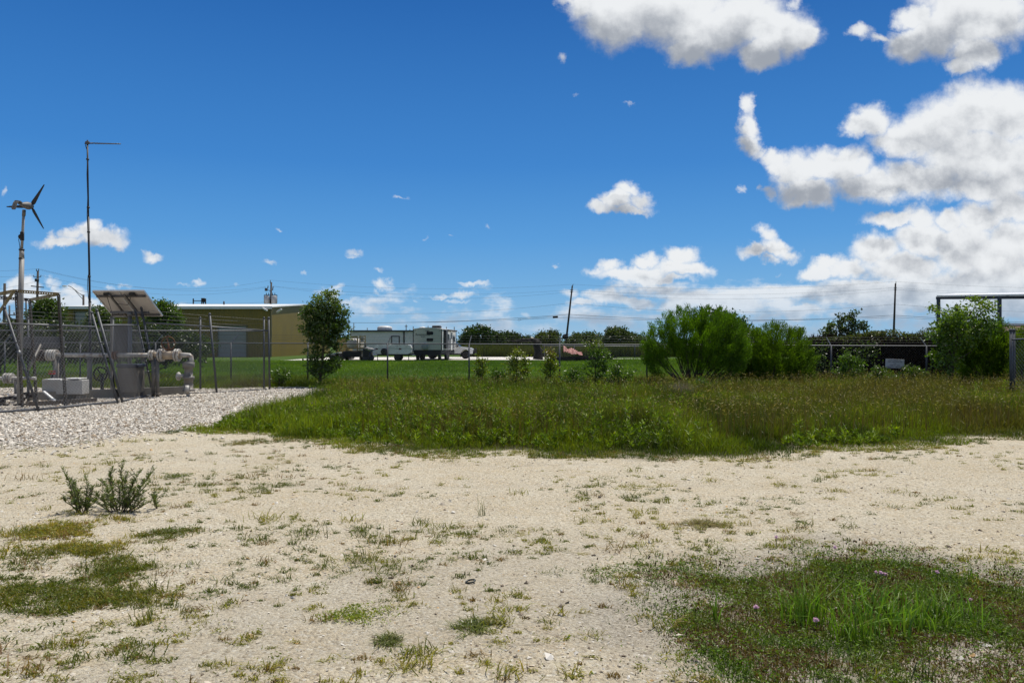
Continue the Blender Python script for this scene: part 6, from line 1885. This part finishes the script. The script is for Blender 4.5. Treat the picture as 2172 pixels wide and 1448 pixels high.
# saplings and low shrubs along the long fence
def sapling(label, px, py, d, h_px, w_px, colA, colB, tipcol=None, n=45, name='sapling', llen=.085):
    b = GX(px, d); top = P(px + random.uniform(-4, 4), py - h_px, d)
    zc = (HZ - (py - h_px * .5))
    lobes = [lobe(px, py - h_px * .30, w_px * .5, h_px * .26, d), lobe(px + w_px * .12, py - h_px * .55, w_px * .42, h_px * .26, d), lobe(px - w_px * .05, py - h_px * .82, w_px * .26, h_px * .20, d)]
    return tree(name, label, 'sapling', [b, P(px + 1, py - h_px * .5, d), top], .022, lobes, n, 22, llen, colA, colB, .07, tipcol=tipcol, extra_twigs=14, part='leaves')
YG = ((0.095, 0.140, 0.008), (0.210, 0.250, 0.016))
DG = ((0.050, 0.105, 0.008), (0.110, 0.190, 0.016))
sapling('yellow green sapling before the fence, right of the pickup truck', 1095, 812, 27.0, 82, 48, *YG, tipcol=(.20, .22, .03), n=60)
sapling('small sapling with orange tinted tips left of the fence post by the dead stump', 1167, 810, 27.2, 76, 32, *YG, tipcol=(.22, .12, .03), n=42)
sapling('rounded dark green sapling in front of the pink heap', 1262, 806, 27.4, 86, 62, *DG, tipcol=(.16, .17, .03), n=85)
sapling('thin low yellowish sapling below the pickup truck', 1022, 800, 27.0, 48, 30, *YG, n=26)
sapling('low broad leaved shrub beside the dark green sapling', 1312, 812, 26.6, 42, 56, *DG, n=44, name='low_shrub')
sapling('low broad leaved shrub at the foot of the fence post by the dead stump', 1215, 814, 26.8, 34, 58, *DG, n=40, name='low_shrub')
sapling('low light green shrub in the grass below the largest bush', 1492, 838, 22.5, 34, 46, (0.045, .095, .012), (.085, .155, .02), n=36, name='low_shrub')
sapling('bright low shrub under the notice sign', 1870, 812, 27.0, 34, 62, (0.050, .095, .012), (.110, .165, .02), n=46, name='low_shrub')
sapling('bright low shrub between the notice sign and the light green tree', 1935, 808, 27.3, 32, 52, (0.050, .095, .012), (.110, .165, .02), n=40, name='low_shrub')
sapling('leafy shrub climbing the fence post left of the notice sign', 1800, 806, 27.8, 60, 60, *DG, n=66, name='low_shrub')
sapling('low green shrub in the grass at the corner of the fenced yard', 592, 812, 28.6, 34, 46, *DG, n=34, name='low_shrub')
sapling('small leafy shrub beneath the pale track, left of the first saplings', 1055, 806, 27.6, 26, 40, *DG, n=26, name='low_shrub')

# grey dead tuft
def dead_tuft(label, px, py, w_px, h_px):
    p0 = G(px, py); d = p0.y
    L = Leaves(); n = 1500
    w = w_px * d / F; h = h_px * d / F
    x = p0.x + rng.normal(0, w * .22, n); y = d + rng.normal(0, w * .18, n)
    hh = h * rng.uniform(.5, 1.1, n) * np.exp(-((x - p0.x) / (w * .5)) ** 2)
    L.blades(np.stack([x, y, gh(x, y)], 1), hh + .05, np.full(n, .008), rlean(n, hh + .1, .7), jit((0.16, 0.135, 0.11), n, .4, .05), jit((0.26, 0.23, 0.19), n, .3, .05))
    o = L.build('dead_weed_clump', leafmat('dead_grass', .25, 0, .6, (1, 1, 1)))
    return setp(o, label, 'dead weeds')
dead_tuft('grey tangle of dead weeds in the tall grass below the largest bush', 1442, 852, 95, 42)
dead_tuft('low dry brush tuft where the gravel meets the tall grass', 688, 838, 46, 13)

# background trees: one by one
BG = [
 ('round dark tree beyond the pickup truck', 1012, 150, [(1012, 712, 28, 20), (1030, 712, 14, 16), (992, 722, 20, 12)], (0.022, .045, .010), (.045, .080, .016), .34),
 ('small dark tree between the round tree and the low mound tree', 1052, 190, [(1052, 722, 12, 12)], (0.028, .048, .014), (.045, .070, .020), .4),
 ('low mound shaped tree above the pale track', 1082, 200, [(1080, 722, 24, 13), (1098, 727, 16, 8)], (0.026, .045, .014), (.045, .070, .020), .4),
 ('dark low tree behind the fallen dead tree', 1118, 210, [(1118, 728, 16, 9)], (0.026, .045, .014), (.045, .070, .020), .4),
 ('loose topped tree left of the leaning pole', 1165, 130, [(1162, 722, 26, 14), (1172, 712, 10, 8), (1150, 718, 10, 8)], (0.040, .060, .018), (.075, .095, .028), .32),
 ('broad low tree right of the leaning pole', 1240, 150, [(1240, 723, 38, 13), (1252, 713, 14, 8), (1215, 729, 16, 8)], (0.038, .060, .014), (.070, .100, .022), .34),
 ('high loose tree right of the broad low tree', 1318, 135, [(1312, 716, 28, 16), (1300, 706, 10, 9), (1322, 703, 10, 8), (1340, 722, 18, 12), (1285, 728, 18, 10)], (0.042, .066, .020), (.075, .100, .028), .32),
 ('narrow dark tree left of the largest feathery bush', 1368, 150, [(1368, 728, 20, 10)], (0.030, .050, .014), (.050, .080, .020), .36),
 ('dark bushy tree behind the rounded feathery bush', 1600, 120, [(1600, 722, 40, 14), (1690, 727, 40, 9)], (0.030, .050, .014), (.050, .080, .020), .34),
]
for lab, px, d, lob_, cA_, cB_, ll in BG:
    tree('background_tree', lab, 'tree', [GX(px, d), P(px, lob_[0][1], d)], .22, [lobe(a, b, c, e, d, 1.0) for a, b, c, e in lob_], 70 + 25 * len(lob_), 34, ll * d / 150 * 1.3, cA_, cB_, .35 * d / 120, group='trees on the horizon', extra_twigs=14)
# greenery behind and beside the fenced yard
LB = [
 ('pale green small tree behind the turbine frame', 34 + 68, 60, [(98, 655, 20, 20), (84, 668, 16, 12), (118, 668, 16, 14)], (0.050, .085, .020), (.100, .145, .030), .20),
 ('bright green shrub left of the solar panel post', 218, 55, [(212, 668, 16, 16), (222, 682, 22, 20), (205, 690, 18, 16)], (0.050, .085, .014), (.105, .150, .022), .17),
 ('dense bright green tree right of the solar panel', 350, 62, [(345, 660, 28, 18), (358, 672, 24, 16), (330, 682, 26, 16), (350, 690, 36, 14)], (0.045, .085, .010), (.095, .160, .016), .19),
 ('dark green thicket tree behind the narrow gate', 300, 40, [(290, 722, 44, 34), (340, 730, 50, 34), (395, 740, 40, 22), (250, 738, 36, 28)], (0.022, .040, .008), (.050, .075, .014), .19),
 ('dark shrub behind the wide gate leaf', 130, 40, [(170, 730, 48, 36), (110, 722, 48, 40), (60, 722, 44, 42), (215, 736, 40, 32)], (0.022, .040, .008), (.054, .078, .016), .19),
 ('dark shrub behind the left gate leaf', 0, 40, [(10, 722, 46, 42), (-50, 720, 48, 42)], (0.022, .040, .008), (.054, .078, .016), .19),
 ('shrub in front of the warehouse between the two roller doors', 400, 60, [(392, 722, 24, 18), (428, 730, 22, 12)], (0.030, .052, .010), (.062, .090, .018), .18),
]
for lab, px, d, lob_, cA_, cB_, ll in LB:
    tree('background_shrub', lab, 'shrub', [GX(px, d), P(px, lob_[0][1], d)], .07, [lobe(a, b, c, e, d, .9) for a, b, c, e in lob_], 80 + 45 * len(lob_), 38, ll, cA_, cB_, .22, group='greenery behind the fenced yard', extra_twigs=14, part='foliage')
# far wood closing the horizon
def far_wood():
    L = Leaves()
    n = 15000
    x = rng.uniform(-700, 700, n); y = rng.uniform(330, 400, n)
    top = 1.6 + 2.6 * fbm(x, y * 0, 60, 4, 91)
    L.leaves(np.stack([x, y, rng.uniform(0, 1, n) * top], 1), rng.normal(0, 1, (n, 3)) + np.array([0, 0, .4]), rng.uniform(.7, 1.8, n), rng.uniform(.5, 1.2, n), jit((0.045, 0.068, 0.030), n, .3))
    o = L.build('far_wood', leaf_m)
    setp(o, 'low far line of woods along the horizon', 'woods', kind='stuff')
far_wood()

# ------------------------------------------------------------------ plants one can point at on the sandy lot
def weed_shrub(label, stems, seed):
    """woody weed: each stem is (foot px, foot py, tip px, tip py)"""
    r_ = np.random.default_rng(seed)
    t = thing('weed_shrub', label, 'weed')
    mb = MB(); L = Leaves()
    for (fx, fy, tx, ty) in stems:
        a = G(fx, fy); d = a.y + r_.normal(0, .05); a.z = ghs(a.x, a.y) - .01
        b = P(tx, ty, d + r_.normal(0, .10))
        m1 = a.lerp(b, .35) + Vector((r_.normal(0, .012), r_.normal(0, .02), 0)); m2 = a.lerp(b, .72) + Vector((r_.normal(0, .015), r_.normal(0, .02), .01))
        mb.tube([a, m1, m2, b], [.0055, .0045, .003, .0015], 5, caps=False)
        path = [a, m1, m2, b]
        H = (b - a).length
        def along(s):
            q = s * 3; i = min(2, int(q)); return path[i].lerp(path[i + 1], q - i)
        k = int(30 + 190 * H)
        for (s0, s1, kk) in ((.12, 1.0, k),):
            s = s0 + (s1 - s0) * r_.uniform(0, 1, kk) ** .8
            pts = np.array([along(q) for q in s])
            ang = r_.uniform(0, 2 * np.pi, kk); ax = np.array((b - a).normalized())
            dv = np.stack([np.cos(ang), np.sin(ang), r_.uniform(.2, 1.1, kk)], 1) + ax * .5
            ll = r_.uniform(.022, .05, kk) * (1.15 - .35 * s)
            c = lerp((0.075, 0.110, 0.018), (0.165, 0.210, 0.035), r_.uniform(0, 1, kk) * .6 + s * .4)
            L.leaves(pts, dv, ll * 1.15, ll * .19, jit(c, kk, .35))
        # side twigs
        for q in range(6):
            s = r_.uniform(.12, .8); o = along(s); e = o + Vector((r_.normal(0, .05), r_.normal(0, .05), r_.uniform(.03, .10)))
            mb.tube([o, e], [.0025, .001], 4, caps=False)
            kk = 12; pts = np.array([o.lerp(e, v_) for v_ in r_.uniform(.2, 1, kk)]); ang = r_.uniform(0, 6.28, kk)
            L.leaves(pts, np.stack([np.cos(ang), np.sin(ang), r_.uniform(.1, 1, kk)], 1), r_.uniform(.018, .04, kk), r_.uniform(.005, .010, kk), jit((0.075, 0.105, 0.028), kk, .3))
    mb.build('stems', mat('weed_stem', (.075, .05, .035), .9, 0, .3, 20), t, fix=False)
    L.build('leaves', leaf_m, t)
    return t
weed_shrub('upright woody weed with one tall leafy stem, left one of the pair', [(168, 1084, 130, 990), (172, 1086, 140, 1010), (178, 1085, 158, 1018), (180, 1086, 182, 1010), (184, 1085, 196, 1030), (172, 1088, 168, 1040), (190, 1086, 150, 1035), (164, 1088, 138, 1056), (178, 1088, 190, 1058), (186, 1088, 204, 1060), (170, 1088, 152, 1062)], 5)
weed_shrub('wider woody weed with many dark twigs, right one of the pair', [(245, 1080, 212, 1018), (250, 1082, 238, 990), (252, 1080, 262, 974), (258, 1080, 270, 1000), (262, 1082, 300, 996), (266, 1081, 328, 994), (256, 1084, 285, 1015), (264, 1083, 318, 1020), (246, 1083, 225, 1035), (270, 1083, 310, 1040), (240, 1084, 206, 1045), (254, 1081, 250, 1020), (262, 1080, 318, 1006), (248, 1080, 232, 1005), (236, 1086, 202, 1058), (240, 1087, 218, 1050), (272, 1085, 322, 1062), (266, 1086, 306, 1058), (258, 1087, 280, 1052), (250, 1087, 236, 1056), (262, 1086, 292, 1030)], 6)
weed_shrub('tiny woody weed sprig standing right of the wider woody weed', [(332, 1076, 336, 1045), (334, 1077, 326, 1052)], 8)

def spread_weed(name, label, px, py, w_px, h_px, n_arm, colA, colB, seed, up=.25, blades_=False):
    r_ = np.random.default_rng(seed)
    c = G(px, py); d = c.y; w = w_px * d / F / 2; dep = h_px * d / F / 2 * d / EYE * .85
    L = Leaves()
    for i in range(n_arm):
        a = 2 * math.pi * i / n_arm + r_.normal(0, .2); l = r_.uniform(.45, 1.05)
        ex, ey = math.cos(a) * w * l, math.sin(a) * dep * l
        k = 34; s = r_.uniform(.08, 1, k)
        x = c.x + ex * s + r_.normal(0, .022, k); y = d + ey * s + r_.normal(0, .022, k)
        z = gh(x, y) + .006 + up * w * .4 * np.sin(s * 2.6) * r_.uniform(.3, 1, k)
        cc = jit(lerp(colA, colB, r_.uniform(0, 1, k)), k, .3)
        if blades_:
            h = r_.uniform(.012, .05, k)
            L.blades(np.stack([x, y, gh(x, y)], 1), h, r_.uniform(.004, .008, k), np.stack([r_.normal(ex * .3, .045, k), r_.normal(ey * .3, .045, k)], 1), cc * .8, cc * 1.2)
        else:
            ang = r_.uniform(0, 6.28, k)
            L.leaves(np.stack([x, y, z], 1), np.stack([np.cos(ang), np.sin(ang), r_.uniform(.1, 1, k)], 1), r_.uniform(.012, .026, k), r_.uniform(.006, .011, k), cc)
            st = np.stack([c.x + ex * s * .0, d + ey * s * .0, gh(x, y) * 0], 1)
    o = L.build(name, leaf_m)
    return setp(o, label, 'weed')
spread_weed('spreading_weed', 'bright yellow green weed sprawling flat on the sand, low in the middle', 752, 1314, 178, 70, 24, (0.16, 0.22, 0.02), (0.34, 0.34, 0.05), 12)
spread_weed('grass_clump', 'green grass clump on grey sand, right of the sprawling weed', 1003, 1342, 112, 48, 13, (0.085, 0.115, 0.02), (0.19, 0.20, 0.045), 13, blades_=True)
spread_weed('grass_clump', 'small grass clump on the sand just below the sprawling weed', 825, 1368, 62, 36, 8, (0.085, 0.110, 0.022), (0.19, 0.19, 0.05), 14, blades_=True)
spread_weed('grass_clump', 'tan dry flattened grass clump on the right half of the sand', 1490, 1117, 110, 26, 22, (0.20, 0.17, 0.075), (0.30, 0.25, 0.12), 15, up=.1, blades_=True)
spread_weed('grass_clump', 'tan dry grass tuft at the tip of the tall grass on the left', 515, 938, 60, 16, 16, (0.16, 0.145, 0.05), (0.26, 0.22, 0.08), 16, blades_=True)
spread_weed('grass_clump', 'round green grass tuft by the gravel edge on the left', 371, 918, 52, 14, 16, (0.06, 0.085, 0.022), (0.12, 0.14, 0.04), 17, blades_=True)
spread_weed('spreading_weed', 'green weed lying flat between the woody weeds and the gravel', 372, 1010, 84, 13, 16, (0.10, 0.13, 0.03), (0.18, 0.195, 0.05), 18)

def tall_tuft(label, px, py, n, h_px, spread, name='grass_tuft', w=.007, colA=(0.080, .150, .012), colB=(.175, .290, .030), seed=1):
    r_ = np.random.default_rng(seed)
    c = G(px, py); h0 = h_px * c.y / F
    L = Leaves()
    x = c.x + r_.normal(0, spread * .25, n); y = c.y + r_.normal(0, spread * .22, n)
    h = h0 * r_.uniform(.35, 1.05, n); a = r_.uniform(0, 6.28, n); rr = np.abs(r_.normal(0, .55, n)) * h
    cc = jit(lerp(colA, colB, r_.uniform(0, 1, n)), n, .25)
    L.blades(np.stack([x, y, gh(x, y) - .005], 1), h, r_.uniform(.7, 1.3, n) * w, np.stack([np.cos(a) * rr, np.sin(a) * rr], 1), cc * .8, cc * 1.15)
    return setp(L.build(name, grass_m), label, 'grass tuft')
tall_tuft('upright dark grass tuft with the tallest blades, left in the weed mat', 1712, 1318, 130, 125, .28, seed=21)
tall_tuft('few straight grass blades at the left end of the weed mat', 1518, 1320, 9, 118, .02, seed=22, w=.009)
tall_tuft('arching grass tuft in the near middle of the weed mat', 1815, 1350, 110, 100, .30, seed=23)
tall_tuft('bright broad grass tuft filling the middle of the weed mat', 1900, 1320, 260, 80, .60, seed=24, colB=(.20, .34, .045), w=.011)
tall_tuft('thick grass tuft at the right of the bright tuft in the weed mat', 2000, 1312, 140, 90, .38, seed=25, colB=(.19, .32, .045))
tall_tuft('short bright tuft at the back of the weed mat', 1850, 1268, 90, 46, .40, seed=26, colB=(.20, .34, .045), w=.011)
tall_tuft('single thin grass tuft with long stalks in the middle of the sand', 1024, 1088, 16, 52, .08, seed=27, w=.005, colA=(.06, .085, .03), colB=(.13, .15, .05))
tall_tuft('thin upright grass tuft at the back right of the weed mat', 2060, 1228, 14, 46, .08, seed=28, w=.006)
tall_tuft('sparse grass tuft rising from the near grey sand', 1965, 1440, 26, 80, .14, seed=29, w=.006, colA=(.05, .075, .02), colB=(.11, .125, .04))

# pink flowers
pk = mat('flower_pink', (.66, .38, .52), .7, 0, .1, 40)
st_m = mat('flower_stem', (.06, .085, .025), .8, 0, .1, 20)
def flower(label, px, py, size, h):
    # the flower head is seen at (px,py); the stem goes straight down to the ground
    d = (EYE - h) * F / (py - HZ)
    c = P(px, py, d)
    t = thing('pink_flower', label, 'flower', group='pink flowers of the weed mat')
    mb = MB()
    s = size * d / F
    r_ = random.Random(int(px))
    for i in range(26):
        v = Vector((r_.gauss(0, 1), r_.gauss(0, 1), r_.gauss(.25, .9))).normalized()
        u = v.orthogonal().normalized(); w_ = v.cross(u)
        o = c + v * s * .18
        mb._add([o - u * s * .10, o + v * s * .42 + w_ * s * .08, o + u * s * .10, o - v * s * .05], [(0, 1, 2, 3)])
    mb.ellip(c, (s * .28, s * .28, s * .34), 10, 7)
    mb.build('blossom', pk, t, fix=False)
    MB().tube([(c.x, c.y, c.z - s * .3), (c.x + .004, c.y, c.z * .5), (c.x - .002, c.y, ghs(c.x, c.y) - .01)], .0018, 5).build('stem', st_m, t)
for lab, px, py, sz_, h in (
    ('pink flower alone on the left of the weed mat, nearest the tall blade pair', 1604, 1286, 12, .06),
    ('pink flower in front of the tallest grass tuft', 1731, 1314, 13, .07),
    ('pink flower farthest back, left of the dark seed heads', 1771, 1160, 9, .11),
    ('tiny pink flower alone on the sand behind the weed mat', 1646, 1138, 8, .10),
    ('left pink flower of the row of three at the back', 1858, 1212, 8, .09),
    ('middle pink flower of the row of three at the back', 1869, 1214, 10, .09),
    ('right pink flower of the row of three at the back', 1878, 1217, 9, .08),
    ('pink flower right of the row of three, at the back edge', 1988, 1212, 9, .08),
    ('faded small pink flower at the right end of the weed mat', 2058, 1270, 8, .06)):
    flower(lab, px, py, sz_, h)

# oddments on the sand
def oddments():
    c = G(998, 1240); c.z = ghs(c.x, c.y) + .012
    o = MB().tube([c + Vector((.030 * math.cos(a), .022 * math.sin(a), .006 * math.sin(a + 1))) for a in np.linspace(0, 2 * math.pi, 22)[:-1]], .006, 8, closed=True).build('rubber_ring', mat('ring_rubber', (.012, .018, .012), .4))
    setp(o, 'small black rubber ring lying on the sand', 'ring')
    def rock(label, px, py, s, col, sq=.7):
        c = G(px, py); r_ = np.random.default_rng(px)
        mb = MB().ellip((0, 0, 0), (s, s * .8, s * sq), 9, 6)
        mb.v = [tuple(np.array(v) * (1 + .22 * (vnoise(np.array([v[0] / s * 1.7 + 9]), np.array([v[1] / s * 1.7 + v[2] / s * 2 + 5]), px)[0] - .5) * 2)) for v in mb.v]
        mb.s = [False] * len(mb.f)
        o = mb.build('stone', mat('stone_%s' % ('tan' if col[0] > .3 else 'dark'), col, .9, 0, .4, 60, .4))
        o.location = (c.x, c.y, ghs(c.x, c.y) + s * sq * .35); o.rotation_euler = (0, 0, px)
        return setp(o, label, 'stone')
    rock('tan stone lying alone on the sand left of the rubber ring', 846, 1243, .020, (.42, .30, .16))
    rock('small dark stone on the sand above the tan stone', 838, 1180, .014, (.12, .10, .08))
    rock('pale flat stone on the sand, near and left', 530, 1362, .028, (.52, .48, .42), .35)
    rock('dark pebble sized stone on the right half of the sand', 1272, 1056, .018, (.12, .10, .08))
    rock('dark stone beside the tan dry patch in the middle right', 1260, 1175, .013, (.12, .10, .08))
oddments()
